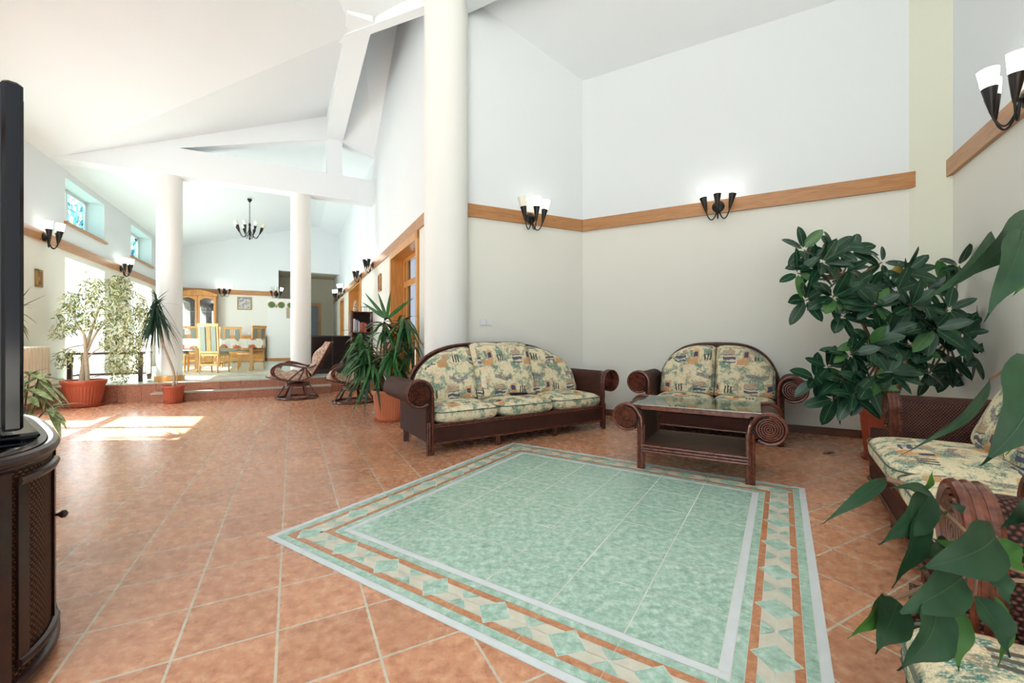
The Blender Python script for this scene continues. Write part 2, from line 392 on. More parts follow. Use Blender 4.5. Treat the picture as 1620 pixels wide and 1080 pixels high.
def m_leaf(name, a, b, rough=.35, sc=10, spec=.4):
    t = NT(name); c = t.mix(t.step(t.noise(sc, 3, .6), .3, .7), a, b); t.bump(t.noise(60, 3), .12, .003)
    t.b.inputs['Transmission Weight'].default_value = 0
    return t.done(c, rough, 0, spec)
M_RUBBER = m_leaf('dark_rubber_leaf', (.008, .036, .020), (.022, .075, .038), .27)
M_RUBBER2 = m_leaf('mid_rubber_leaf', (.035, .115, .035), (.075, .19, .05), .3)
M_YELLOW = m_leaf('yellowed_leaf', (.40, .30, .05), (.50, .38, .08), .5)
M_RIB = plain('pale_leaf_rib', (.12, .20, .07), .5)
M_RIBD = plain('dark_leaf_rib', (.022, .055, .016), .5)
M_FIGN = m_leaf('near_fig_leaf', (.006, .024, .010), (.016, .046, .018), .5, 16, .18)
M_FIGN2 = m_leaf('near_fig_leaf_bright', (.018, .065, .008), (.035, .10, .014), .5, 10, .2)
M_VAR1 = m_leaf('cream_variegated_leaf', (.28, .31, .13), (.44, .44, .24), .5, 30)
M_VAR2 = m_leaf('olive_variegated_leaf', (.055, .095, .022), (.13, .17, .05), .5, 30)
M_YUCCA = m_leaf('glossy_strap_leaf', (.018, .085, .022), (.055, .19, .045), .3)
M_YUCCAD = m_leaf('dark_strap_leaf', (.008, .035, .018), (.022, .075, .035), .4)
M_CROTON = m_leaf('pale_green_leaf', (.10, .20, .04), (.62, .66, .36), .45, 40)
M_RADI = plain('cream_radiator_enamel', (.74, .68, .55), .35, var=.02)
M_PLASTIC = plain('white_switch_plastic', (.78, .79, .78), .35, var=.01)
M_BRASS = plain('dull_gold', (.36, .24, .08), .4, .6)
M_BOOKS = [plain('book_cover', c, .6) for c in ((.55, .56, .60), (.12, .2, .35), (.30, .06, .05), (.45, .12, .08), (.60, .58, .50))]
M_GROUND = plain('pale_bounce_ground', (.55, .55, .52), .9)
M_GREYDOOR = plain('grey_blue_room', (.23, .26, .31), .6)

# ---------------------------------------------------------------- shell
def wall(name, p0, p1, z0, z1, th, mats, openings=(), side=1):
    """p0->p1 inner face, thickness to the side*left normal; openings (s0,s1,z0,z1)."""
    p0 = Vector(p0); p1 = Vector(p1); d = p1-p0; L = d.length; d.normalize(); n = Vector((-d.y, d.x, 0))*side
    S = sorted({0, L}|{o[0] for o in openings}|{o[1] for o in openings}); Z = sorted({z0, z1}|{o[2] for o in openings}|{o[3] for o in openings})
    solid = lambda i, j: 0 <= i < len(S)-1 and 0 <= j < len(Z)-1 and not any(o[0]-1e-6 <= S[i] and S[i+1] <= o[1]+1e-6 and o[2]-1e-6 <= Z[j] and Z[j+1] <= o[3]+1e-6 for o in openings)
    mb = MB(); pt = lambda s, z, k: p0+d*s+n*(th*k)+Vector((0, 0, z))
    for i in range(len(S)-1):
        for j in range(len(Z)-1):
            if not solid(i, j): continue
            a, b, c, e = S[i], S[i+1], Z[j], Z[j+1]
            for k in (0, 1): mb.poly([pt(a, c, k), pt(b, c, k), pt(b, e, k), pt(a, e, k)])
            if not solid(i-1, j): mb.poly([pt(a, c, 0), pt(a, c, 1), pt(a, e, 1), pt(a, e, 0)])
            if not solid(i+1, j): mb.poly([pt(b, c, 0), pt(b, c, 1), pt(b, e, 1), pt(b, e, 0)])
            if not solid(i, j-1): mb.poly([pt(a, c, 0), pt(a, c, 1), pt(b, c, 1), pt(b, c, 0)])
            if not solid(i, j+1): mb.poly([pt(a, e, 0), pt(a, e, 1), pt(b, e, 1), pt(b, e, 0)])
    return struct(mb.build(name, mats))

LU0 = -1.0
WIN = [(6.705, 8.435), (10.065, 11.785), (13.425, 15.145)]
op = []
for i, (a, b) in enumerate(WIN):
    op.append((a-LU0, b-LU0, 3.10, 3.87)); op.append((a-LU0, b-LU0, .30 if i > 0 else .06, 2.48))
wall('wall_left', H(LU0, VL), H(UF+.3, VL), -.3, 6.6, .38, M_WALL, op, 1)
DOOR1 = (5.95, 7.66); DOOR2 = (11.5, 13.9)
wall('wall_right', H(5.0, VR), H(19.6, VR), 0, 6.6, .30, M_WALL, [(DOOR1[0]-5.0, DOOR1[1]-5.0, 0.0, 2.50), (DOOR2[0]-5.0, DOOR2[1]-5.0, .30, 2.58), (15.6-5, 16.5-5, .30, 2.42)], -1)
wall('wall_alcove_left', K0, A0, 0, 6.6, .2, M_WALL, (), 1)
wall('wall_back', A0, R0, 0, 6.6, .2, M_WALL, (), 1)
wall('wall_alcove_right', R0, R1, 0, 6.6, .2, M_WALL, (), 1)
wall('wall_far', H(UF, VL), H(UF, VR), .3, 6.6, .25, M_WALL, [(3.06, VR-VL, .3, 3.53)], 1)
mb = MB()
for q in ((H(UF+.25, -.45), H(UF+2.3, -.45)), (H(UF+2.3, -.45), H(UF+2.3, VR))):
    a, b = q; mb.poly([a+Vector((0, 0, .3)), b+Vector((0, 0, .3)), b+Vector((0, 0, 3.9)), a+Vector((0, 0, 3.9))])
mb.poly([H(UF+.2, -.45, 3.6), H(UF+2.3, -.45, 3.6), H(UF+2.3, VR, 3.6), H(UF+.2, VR, 3.6)])
struct(mb.build('wall_corridor', M_BEIGE))
# floor
fp = [H(LU0, VL-.1), H(UP+.05, VL-.1), H(UP+.05, VR+.3), H(5.0, VR+.3), K0+Vector((-.1, .25, 0)), A0+Vector((.0, .15, 0)), R0+Vector((.12, .1, 0)), R1+Vector((.15, -.05, 0))]
me = bpy.data.meshes.new('floor'); n = len(fp)
me.from_pydata([(p.x, p.y, 0) for p in fp]+[(p.x, p.y, -.2) for p in fp], [], [tuple(range(n-1, -1, -1)), tuple(range(n, 2*n))]+[(i, (i+1) % n, n+(i+1) % n, n+i) for i in range(n)])
me.materials.append(M_FLOOR); uvl = me.uv_layers.new(name='UVMap'); dat = []
for p in me.polygons:
    for vi in p.vertices:
        c = me.vertices[vi].co; dat += [VV.x*c.x+VV.y*c.y+.046+30.6, UU.x*c.x+UU.y*c.y-.205+30.6]
uvl.data.foreach_set('uv', dat); fo = bpy.data.objects.new('floor', me); COL.objects.link(fo); struct(fo)
# platform and step
mb = MB(); mb.bbox(VL-.1, VR+.35, UP, 19.9, -.2, .30)
struct(mb.build('floor_platform', M_DINING, rz=HROT))
mb = MB()
def risers(u, v0, v1, z0, z1, w=.306):
    v = v0
    while v < v1-1e-3:
        e = min(v+w, v1); mb.bbox(v+.002, e-.002, u-.012, u+.02, z0+.002, z1-.001); v = e
risers(UP-.014, VL, -2.07, 0, .285); risers(UP-.014, -2.07, .67, .15, .285); risers(UP-.014, .67, VR, 0, .285)
risers(8.95, -2.07, .67, 0, .135)
struct(mb.build('trim_1', M_STEP, rz=HROT))
mb = MB(); mb.bbox(-2.07, .67, 8.955, UP-.01, 0, .148); mb.bbox(-2.08, .68, 8.925, UP-.02, .137, .156); mb.bbox(VL, VR, UP-.045, UP+.12, .286, .306)
struct(mb.build('trim_2', M_TREAD, rz=HROT))
# striped border in the dining floor
mb = MB()
for k, (o, w, mi) in enumerate(((0, .05, 1), (.06, .10, 2), (.17, .12, 0), (.30, .05, 1))):
    mb.bbox(-2.6+o, -2.6+o+w, 10.2, 15.6, .3, .303+.0002*k, mi); mb.bbox(.35-o-w, .35-o, 10.2, 15.6, .3, .303+.0002*k, mi)
    mb.bbox(-2.6, .35, 10.2+o, 10.2+o+w, .3, .3035+.0002*k, mi)
struct(mb.build('floor_dining_border', [M_CREAM, M_INWHITE, M_ORANGE], rz=HROT))
g = MB(); g.bbox(-60, 60, -60, 60, -.4, -.3); struct(g.build('ground', M_GROUND))  # pale plane added outside to bounce sunlight indoors

# green tile inlay
TS = .305; N8 = 8; aD = Vector((.8415, -.5402, 0)); bD = Vector((-.5402, -.8415, 0)); T0 = Vector((.013, 4.284, 0))
inl = MB(); IM = [M_GROUTL, M_INWHITE, M_GREEN, M_ORANGE, M_CREAM]; S8 = TS*N8
def Q(a, b, z): p = T0+aD*a+bD*b; return (p.x, p.y, z)
def ipoly(pts, z, mi, gap=.0014):
    cx = sum(p[0] for p in pts)/len(pts); cy = sum(p[1] for p in pts)/len(pts); n = len(pts); ar = sum(pts[i][0]*pts[(i+1) % n][1]-pts[(i+1) % n][0]*pts[i][1] for i in range(n))
    if ar < 0: pts = pts[::-1]
    out = []
    for i in range(n):
        p, a, b = Vector((*pts[i], 0)), Vector((*pts[i-1], 0)), Vector((*pts[(i+1) % n], 0))
        e1 = (p-a).normalized(); e2 = (b-p).normalized(); n1 = Vector((-e1.y, e1.x, 0)); n2 = Vector((-e2.y, e2.x, 0)); m = n1+n2
        m = m/max(m.length_squared, .3)*2; q = p+m*gap; out.append(Q(q.x, q.y, z))
    # T0 frame is left handed, so reverse for upward normals
    inl.poly(out[::-1], mi)
inl.poly([Q(0, 0, .001), Q(0, S8, .001), Q(S8, S8, .001), Q(S8, 0, .001)][::-1], 0)
def sidept(k, s, w):
    return [(s, w), (S8-w, s), (S8-s, S8-w), (w, S8-s)][k]
Z1, Z2, Z3 = .0022, .0028, .0034
for k in range(4):
    for i in range(N8):
        for (w0, w1, mi) in ((0, .034, 1), (.034, .0715, 2), (.0715, .1025, 3), (.2025, .2335, 3), (.2335, .271, 2), (.271, .305, 1)):
            s0, s1 = i*TS, (i+1)*TS
            a0, a1, b0, b1 = s0, s1, s0, s1
            if i == 0: a0, b0 = max(s0, w0), max(s0, w1)
            if i == N8-1: a1, b1 = min(s1, S8-w0), min(s1, S8-w1)
            if abs(a1-a0) < 1e-5 and abs(b1-b0) < 1e-5: continue
            pts = [sidept(k, a0, w0), sidept(k, a1, w0), sidept(k, b1, w1), sidept(k, b0, w1)]
            if abs(b1-b0) < 1e-4: pts = pts[:3]
            ipoly(pts, Z1, mi, .0011)
        if i == N8-1: continue
        cs = i*TS+TS/2
        L = lambda ds, dw: sidept(k, cs+ds, TS/2+dw)
        for sx in (-1, 1):
            if i == 0 and sx < 0: continue
            for sw in (-1, 1):
                ipoly([L(sx*.0725, 0), L(sx*.0225, sw*.05), L(sx*.1025, sw*.05), L(sx*.1525, 0)], Z2, 4)
                ipoly([L(sx*.1525, 0), L(sx*.1025, sw*.05), L(sx*.1525, sw*.05)], Z2, 2)
        if i == 0:
            Lc = lambda ds, dw: sidept(k, cs+ds, TS/2+dw)
            ipoly([Lc(-.0725, 0), Lc(-.05, -.05), Lc(0, -.0725)], Z2, 3)
            Lp = lambda ds, dw: sidept((k-1) % 4, S8-cs+ds, TS/2+dw)
            for sw in (-1, 1):
                ipoly([Lp(-.0725, 0), Lp(-.0225, sw*.05), Lp(-.1025, sw*.05), Lp(-.1525, 0)], Z2, 4)
                ipoly([Lp(-.1525, 0), Lp(-.1025, sw*.05), Lp(-.1525, sw*.05)], Z2, 2)
        ipoly([L(-.076, 0), L(0, -.076), L(.076, 0), L(0, .076)], Z2+.0002, 0, 0)
        ipoly([L(-.0735, 0), L(0, -.0735), L(.0735, 0), L(0, .0735)], Z3, 2, .0006)
for i in range(1, 7):
    for j in range(1, 7):
        ipoly([(i*TS, j*TS), ((i+1)*TS, j*TS), ((i+1)*TS, (j+1)*TS), (i*TS, (j+1)*TS)], Z1, 2, .0027)
struct(inl.build('floor_inlay', IM))

# ceilings
TR = 9.635; WZ = 4.0; sl = .297
def zP1(u, v): return WZ+sl*(v-VL)
J = H(6.11, .74, 5.25); Wt = H(TR, VL, 4.0); RT = H(TR, .79, 5.76)
mb = MB()
Am = J+Vector((-.355, -.81, -.205))*6; Bm = J+Vector((.03, -.62, 0))*9+Vector((0, 0, .2))
mb.poly([Wt, J, Am, H(-.5, VL, 4.0), H(3.0, VL, 4.0)])
mb.poly([J, Am, Bm]); mb.poly([Wt, RT, J])
Cc = Vector((-3.6, -2.2, 4.0)); mb.poly([Am, Cc, Vector((-1.6, -2.4, 5.45)), Bm])
mb.poly([J, RT, H(5.6, .79, 5.8), J+Vector((0, -.3, .5))]); mb.poly([J, Bm, Bm+Vector((0, 0, .6)), J+Vector((0, 0, .6))]); struct(mb.build('ceiling_hall', M_WHITE))
mb = MB()   # right slope of the hall, above the doors
q0 = H(TR, VR, 5.0); r0 = H(TR, .72, 5.28); q1 = H(TR-2.4, VR, 6.37); r1 = H(TR-3.6, .72, 7.2)
mb.poly([r0, q0, q1, H(TR-3.6, VR, 7.1), r1]); struct(mb.build('ceiling_right_slope', M_WHITE))
mb = MB()   # far room, two slopes
mb.poly([H(TR, VL, 4.0), H(UF+.1, VL, 4.0), H(UF+.1, .79, 5.27), H(TR, .79, 5.27)]); mb.poly([H(TR, .79, 5.27), H(UF+.1, .79, 5.27), H(UF+.1, VR, 5.0), H(TR, VR, 5.0)])
struct(mb.build('ceiling_dining', M_WHITE))
nb = Vector((-.4925, -.870, 0)); bd = Vector((.870, -.4925, 0))
def zal(p): return 4.75+.417*(Vector(p)-A0).dot(nb)
B0 = Vector((-.58, 5.22, 0))
mb = MB(); pl = [A0-bd*1.2-nb*.2, R0+bd*.6-nb*.2, B0+bd*6.0, B0-bd*.6]
mb.poly([Vector((p.x, p.y, zal(p))) for p in pl]); struct(mb.build('ceiling_alcove', M_WHITE))
mb = MB(); mb.poly([J, Vector((*K0.xy, 5.45)), Vector((*(B0+bd*6).xy, 5.45)), Vector((2.4, -1.5, 5.45)), Vector((-1.6, -2.4, 5.45)), Bm]); struct(mb.build('ceiling_main', M_WHITE))
mb = MB(); mb.bbox(VL-.4, 8, -5, 20.5, 6.6, 6.7); mb.bbox(VL-1.5, VL-.3, -1, 18, 4.0, 4.12); struct(mb.build('roof_light_block', M_WHITE, rz=HROT))  # unseen slab added to stop light leaks, eave added to shade upper windows
# beams
def beam(name, a, b, w, z0, z1, m=M_WHITE):
    a, b = Vector(a), Vector(b); d = (b-a).normalized(); s = Vector((-d.y, d.x, 0))*w/2
    return struct(MB().prism([a-s, b-s, b+s, a+s], z0, z1).build(name, m))
beam('beam_tie', H(TR, VL), H(TR, VR), .30, 4.0, 4.5)
beam('beam_ridge', H(5.75, .79), H(UF, .79), .32, 5.228, 5.85)
beam('beam_hip', J+Vector((-.25, .12, 0)), Vector((-.62, 5.12, 0)), .36, 5.216, 5.8)
beam('beam_alcove', B0-bd*.35-nb*-.0+nb*.17, B0+bd*6+nb*.17, .34, 5.08, 5.8)
mb = MB()   # rafters and king post of the truss
for k, (pts) in enumerate(([(VL, 4.0), (-1.85, 4.49), (.72, 5.23), (.72, 5.78)], [(.86, 5.23), (VR, 4.98), (VR, 5.06), (.86, 5.5)])):
    lo = [H(TR-.14, v, z) for v, z in pts]; hi = [H(TR+.14, v, z) for v, z in pts]; n = len(pts)
    mb.add(lo+hi, [tuple(range(n)), tuple(range(2*n-1, n-1, -1))]+[(i, (i+1) % n, n+(i+1) % n, n+i) for i in range(n)])
struct(mb.build('beam_rafters', M_WHITE))
beam('beam_king_post', H(TR-.12, .79), H(TR+.12, .79), .30, 4.45, 5.3)
# columns
def column(name, c, r, z0, z1, ring=None):
    mb = MB(); mb.lathe([(r, z0), (r, z1)], 48, c); o = struct(mb.build(name, M_COLUMN, smooth=True))
    if ring:
        rg = MB(); rg.lathe([(r+.001, z0), (r+.035, z0), (r+.035, z0+.09), (r+.02, z0+.10), (r+.001, z0+.10)], 40, c); rg.build('base_ring', M_DOORW, o, smooth=True)
column('column_1', H(9.68, -1.978), .19, .30, 4.02, 1); column('column_2', H(9.68, .161), .19, .30, 4.02, 1)
column('column_3', (-.80, 5.10, 0), .262, 0, 5.24, 1)
# pilaster in the alcove corner
ph = MB(); ph.prism([(4.06, 4.30), (4.145, 3.90), (4.21, 3.86), (4.35, 4.05), (4.35, 4.3), (4.2, 4.4)], 0, 6.5); struct(ph.build('pilaster', M_CREAMP))

# rails and baseboards
def strip(name, a, b, z0, z1, t, mat, side=1):
    a, b = Vector(a), Vector(b); d = (b-a).normalized(); n = Vector((-d.y, d.x, 0))*side
    return struct(MB().prism([a, b, b+n*t, a+n*t], z0, z1).build(name, mat))
strip('trim_3', A0+Vector((.01, -.02, 0)), Vector((4.116, 4.256, 0)), 2.59, 2.75, .035, M_RAIL, -1)
strip('trim_4', Vector((-.577, 5.258, 0)), A0, 2.59, 2.75, .035, M_RAIL, -1)
strip('trim_5', Vector((4.155, 3.97, 0)), R1, 2.59, 2.75, .04, M_RAIL, -1)
strip('trim_6', H(LU0, VL), H(UF, VL), 2.59, 2.75, .03, M_RAIL, -1)
strip('trim_7', H(5.1, VR), H(DOOR2[0]-.02, VR), 2.59, 2.75, .03, M_RAIL, 1)
strip('trim_8', H(DOOR2[0]-.02, VR), H(19.4, VR), 2.59, 2.75, .03, M_RAIL, 1)
strip('trim_9', H(UF, VL), H(UF, -.44), 2.59, 2.75, .03, M_RAIL, -1)
strip('baseboard_back', A0, R0, 0, .085, .02, M_BASEW, -1)
strip('baseboard_alcove_left', Vector((-.577, 5.258, 0)), A0, 0, .085, .02, M_BASEW, -1)
strip('baseboard_alcove_right', R0, R1, 0, .085, .02, M_BASEW, -1)
strip('baseboard_far', H(UF, VL), H(UF, -.44), .3, .40, .02, M_RAIL, -1)
strip('baseboard_left', H(UP, VL), H(10.0, VL), .3, .38, .02, M_RAIL, -1)
# partition in front of the corridor
struct(MB().bbox(-.765, .10, 16.95, 17.15, .3, 2.50).build('wall_partition', M_COLUMN, rz=HROT))
struct(MB().bbox(-.77, .10, 16.925, 16.95, .3, .40).build('baseboard_partition', M_RAIL, rz=HROT))

# windows of the left wall
def window(name, u0, u1, z0, z1, glass, split, door=False, sill=None):
    fr = .06; y0, y1 = VL-.34, VL-.28   # local frame: x=v , y=u
    mb = MB()
    mb.bbox(y0, y1, u0, u1, z0, z0+fr); mb.bbox(y0, y1, u0, u1, z1-fr, z1); mb.bbox(y0, y1, u0, u0+fr, z0, z1); mb.bbox(y0, y1, u1-fr, u1, z0, z1)
    n = split
    for k in range(1, n):
        uu = u0+(u1-u0)*k/n; mb.bbox(y0, y1, uu-.045, uu+.045, z0, z1)
    if door: mb.bbox(y0, y1, u0, u1, z0+.55, z0+.63); mb.bbox(y0, y1, u0, u1, z0+1.38, z0+1.46)
    fo_ = struct(mb.build(name, M_FRAME, rz=HROT))
    MB().bbox(y0+.025, y0+.032, u0+.03, u1-.03, z0+.03, z1-.03).build('pane', glass, fo_)
    if sill: MB().bbox(VL-.28, VL+.05, u0-.05, u1+.05, z0-.045, z0+.002, 0, .006).build('sill', M_RAIL, fo_)
for i, (a, b) in enumerate(WIN):
    window('window_%d' % (i+1), a, b, 3.10, 3.87, M_STAINED, 2, sill=True)
    window('window_%d' % (i+5), a, b, .30 if i > 0 else .06, 2.48, M_PANE, 2, door=True)

# big double door of the right wall
def framed_door():
    y = VR
    o = struct(MB().build('door_1', M_DOORW, rz=HROT)) if False else None
    a, b = DOOR1; mb = MB(); X0, X1 = VR+.20, VR+.26; L = 0
    for (u0, u1, z0, z1, x0, x1) in ((a-.10, a, 0, 2.6, VR-.03, VR+.30), (b, b+.10, 0, 2.6, VR-.03, VR+.02), (a-.1, b+.1, 2.48, 2.60, VR-.03, VR+.02),
                                     (b-.015, b, 0, 2.5, VR, VR+.28), (a, a+.015, 0, 2.5, VR, VR+.28), (a, b, 2.485, 2.5, VR, VR+.28)):
        mb.bbox(x0, x1, u0, u1, z0, z1)
    for (u0, u1, z0, z1) in ((a, b, 2.42, 2.5), (a, b, 1.98, 2.08), (b-.08, b-.015, 0, 2.5), (b-.28, b-.20, 0, 2.5), (a+.02, a+.10, 0, 2.5), (a+.74, a+.82, 0, 2.5), (a, b, 0, .12)):
        mb.bbox(X0, X1, u0, u1, z0, z1)
    d = struct(mb.build('door_1', M_DOORW, rz=HROT)); MB().bbox(X0+.025, X0+.032, a+.02, b-.02, .1, 2.44).build('pane', M_CABGLASS, d)
    lf = MB(); lf.bbox(X0-.01, X1-.01, a+.1, a+.74, .12, .95); lf.bbox(X0-.01, X1-.01, a+.1, a+.2, .95, 1.98); lf.bbox(X0-.01, X1-.01, a+.64, a+.74, .95, 1.98); lf.bbox(X0-.01, X1-.01, a+.2, a+.64, 1.82, 1.98); lf.bbox(X0-.01, X1-.01, a+.2, a+.64, 1.40, 1.44)
    lf.bbox(X0-.01, X1-.01, b-.62, b-.3, .12, 1.2, 0)
    lf.build('leaf', M_DOORW, d)
    hn = MB(); hn.tube([(X0-.02, a+.70, 1.03), (X0-.06, a+.70, 1.03), (X0-.06, a+.60, 1.03)], .009); hn.build('door_handle', M_BRASS, d)
framed_door()
struct(MB().bbox(VR+.8, VR+.85, 5.2, 8.6, 0, 2.9).build('wall_beyond_door', M_BEIGE, rz=HROT))
a, b = DOOR2; mb = MB()
for q in ((VR-.03, VR+.30, a-.09, a, .3, 2.58), (VR-.03, VR+.30, b, b+.09, .3, 2.58), (VR-.02, VR+.30, a, b, 2.54, 2.58), (VR+.24, VR+.28, a, b, .3, 2.54), (VR-.01, VR+.3, a, a+.02, .3, 2.58), (VR-.01, VR+.3, b-.02, b, .3, 2.58), (VR+.22, VR+.25, a+.6, a+.68, .3, 2.54), (VR+.22, VR+.25, a+1.5, a+1.58, .3, 2.54)): mb.bbox(*q)
struct(mb.build('door_2', M_DOORW, rz=HROT))
mb = MB()
for q in ((VR-.03, VR+.25, 15.5, 15.6, .3, 2.48), (VR-.03, VR+.25, 16.5, 16.6, .3, 2.48), (VR-.03, VR+.25, 15.6, 16.5, 2.42, 2.48), (VR+.2, VR+.24, 15.6, 16.5, .3, 2.42), (VR-.01, VR+.25, 16.48, 16.5, .3, 2.42)): mb.bbox(*q)
struct(mb.build('door_3', M_DOORW, rz=HROT))
mb = MB(); yd = UF+2.28     # door at the end of the corridor
for q in ((.05, .35, yd-.05, yd, .3, 2.55), (.98, 1.08, yd-.05, yd, .3, 2.55), (.05, 1.08, yd-.05, yd, 2.45, 2.58)): mb.bbox(*q)
d4 = struct(mb.build('door_4', M_DOORW, rz=HROT)); MB().bbox(.35, .98, yd-.02, yd-.005, .3, 2.45).build('leaf', M_GREYDOOR, d4)

# ---------------------------------------------------------------- rattan seating
def spiral(c, r0, turns, y, rt, sgn, mb, start=pi/2, n=14, mi=0):
    pts = []; N = int(turns*n)
    for i in range(N+1):
        t = i/N; a = start-sgn*2*pi*turns*t; r = r0*(1-t*.97); pts.append((c[0]+cos(a)*r, y, c[1]+sin(a)*r))
    mb.tube(pts, rt, 6, mi)
def rattan_seat(name, half, ncush, label, cat, loc, rz, depth=.80, group=None, ay=0.0):
    root = empty(name, loc, rz); tag(root, label, cat, group)
    y0, y1 = 0.0, depth
    # base apron
    mb = MB(); mb.bbox(-half, half, .01, .05, .11, .25); mb.bbox(-half, half, y1-.14, y1-.10, .11, .25); mb.bbox(-half, -half+.03, .01, y1-.1, .11, .45); mb.bbox(half-.03, half, .01, y1-.1, .11, .45); mb.bbox(-half, half, .03, y1-.1, .22, .26)
    mb.build('base', M_WICKER, root)
    mb = MB()
    for z in (.105, .255, .275): mb.tube([(-half, .005, z), (half, .005, z)], .012)
    mb.build('front_rail', M_RATTAN, root, True)
    for sx in (-1, 1):
        for yy in (.02, y1-.12):
            l = MB()
            for k in (-1, 0, 1): l.tube([(sx*half+k*.019, yy, 0), (sx*half+k*.019, yy, .30)], .0125)
            l.build('leg', M_RATTAN, root, True)
    if half > .9:
        for x in (-half/3, half/3): MB().tube([(x-.012, .03, 0), (x-.012, .03, .12)], .013).tube([(x+.012, .03, 0), (x+.012, .03, .12)], .013).build('leg', M_RATTAN, root, True)
    R = .118; zc = .565
    for sx in (-1, 1):
        cx = sx*(half+.10)
        ar = MB()
        # woven body: wall up from the seat, over the roll
        prof = [(sx*(half-.025), .12), (sx*(half-.025), .40), (sx*(half-.02), .50)]
        for k in range(0, 21):
            a = pi-(k/20)*pi*1.45; prof.append((cx+sx*cos(a)*(R-.012), zc+sin(a)*(R-.012)))
        prof2 = prof+[(sx*(half+.03), .45), (sx*(half+.03), .12)]
        n = len(prof2)
        ys = [.035+ay, .2+ay*.5, .4, y1-.1, y1-.02]; vs = []; fs = []
        for yy in ys:
            for (px_, pz) in prof2: vs.append((px_, yy, pz))
        for i in range(len(ys)-1):
            for k in range(n):
                l = (k+1) % n; q = (i*n+k, i*n+l, (i+1)*n+l, (i+1)*n+k); fs.append(q)
        fs += [tuple(range(n)), tuple(range(len(vs)-1, len(vs)-n-1, -1))]
        ar.add(vs, fs); ao = ar.build('armrest', M_WICKER, root, True)
        sc = MB()
        for k, yo in enumerate((.0, .022, .044)):
            pts = [(sx*(half-.018+.0*k), yo-.005+ay, .10), (sx*(half-.018), yo-.005+ay, .46)]
            pts = [(sx*half-sx*.02+ (0), yo-.005+ay, .0+.02), (sx*half-sx*.02, yo-.005+ay, .48)]
            for j in range(1, 23):
                a = pi-(j/22)*pi*1.7; pts.append((cx+sx*cos(a)*R, yo-.005+ay, zc+sin(a)*R))
            sc.tube(pts, .0135, 7)
        spiral((cx, zc), R-.018, 5, -.006+ay, .0078, sx, sc)
        sc.lathe([(R-.012, 0), (R-.012, .02)], 24, (cx, ay, zc), 1, 'y')
        sc.build('scroll', [M_RATTAN if half > .9 else M_RATTAN2, M_GAPSHADE], ao, True)
    # back frame and woven back
    top = 1.0; zb = .45
    def arch(x): 
        q = min(1, abs(x)/(half+.0)); return zb+(top-zb)*(1-q**3.3)**.52
    def ylean(z): return y1-.22+.20*(z-.4)/.6
    bf = MB(); pts = []
    for k in range(41):
        s = cos(pi*k/40); x = -half*math.copysign(abs(s)**.62, s); z = arch(x); pts.append((x, ylean(z)+.03, z))
    bf.tube(pts, .019, 8)
    bf.build('back_frame', M_RATTAN, root, True)
    wb = MB(); wb.grid(lambda a, b: (lambda x: (x, ylean(.25+(arch(x)-.25)*b)+.03, .25+(arch(x)-.02-.25)*b))(-half+2*half*a), 40, 8); wb.grid(lambda a, b: (lambda x: (x, ylean(.25+(arch(x)-.25)*b)+.045, .25+(arch(x)-.02-.25)*b))(-half+2*half*a), 40, 8); wb.build('back_panel', M_WICKER, root, True)
    hi = half-.04; cw = 2*hi/ncush
    for i in range(ncush):
        x0 = -hi+cw*i; xm = x0+cw/2
        c = MB(); c.cushion((xm, .30, .345), (cw-.008, .66, .165), .42, 18, 0, .22); co = c.build('seat_cushion', M_FABRIC, root, True)
        pp = MB(); e = cw/2-.012; zz = .405; pts = []
        for k in range(40):
            th = 2*pi*k/40; sg = lambda a, p: math.copysign(abs(a)**p, a); pts.append((xm+(cw/2-.004)*sg(cos(th), .28), .30+.332*sg(sin(th), .28), .385))
        pp.tube(pts, .0045, 5, closed=True); pp.build('piping', M_PIPING, co, True)
        mid = (ncush == 3 and i == 1)
        nu, nv = 22, 18; th = .115
        rnd = random.uniform(-.01, .01)
        def bc(a, b, side):
            s = -1+2*a; t = -1+2*b; x = x0+cw/2+s*(cw/2+(.035 if mid else -.004)); tz = (1.02 if mid else arch(x*.985)-.015)
            # soften corners of the outline
            cr = 1-(abs(s)**8)*.05
            z = .41+(tz-.41)*b*cr; tk = th*max(0, (1-abs(s)**5)*(1-abs(t)**5))**.42
            y = ylean(z)-.09-(.055 if mid else 0)-(.03*(1-b))+(-tk if side else tk*.5)
            return (x, y, z)
        b_ = MB(); b_.grid(lambda a, b: bc(a, b, 1), nu, nv); b_.grid(lambda a, b: bc(1-a, b, 0), nu, nv)
        bo = b_.build('back_cushion', M_FABRIC, root, True)
        ed = [bc(0, j/nv, 1) for j in range(nv+1)]+[bc(i2/nu, 1, 1) for i2 in range(1, nu+1)]+[bc(1, 1-j/nv, 1) for j in range(1, nv+1)]
        MB().tube(ed, .0045, 5).build('piping', M_PIPING, bo, True)
    return root
sd = Vector((.843, .537)); sofa_c = (Vector((-.738, 3.774))+Vector((1.095, 4.952)))/2
rattan_seat('sofa', 1.08, 3, 'long three seat dark rattan sofa with printed cushions by the wide column', 'sofa', (sofa_c.x-.0, sofa_c.y, 0), math.atan2(sd.y, sd.x))
ls = (.848, -.53)
rattan_seat('loveseat', .64, 2, 'small two seat rattan sofa behind the glass coffee table', 'sofa', (2.08, 4.44, 0), math.atan2(ls[1], ls[0]), .78)
rz_r = math.atan2(-1.227, -.80)
rattan_seat('sofa', .955, 2, 'rattan sofa along the right wall with two wide printed seat cushions', 'sofa', (1.932, 2.094, 0), rz_r, .86, ay=.12)
rattan_seat('armchair', .36, 1, 'rattan armchair nearest the camera at the right edge, beside the right wall sofa', 'armchair', (.775, .742, 0), rz_r, .86, ay=.12)

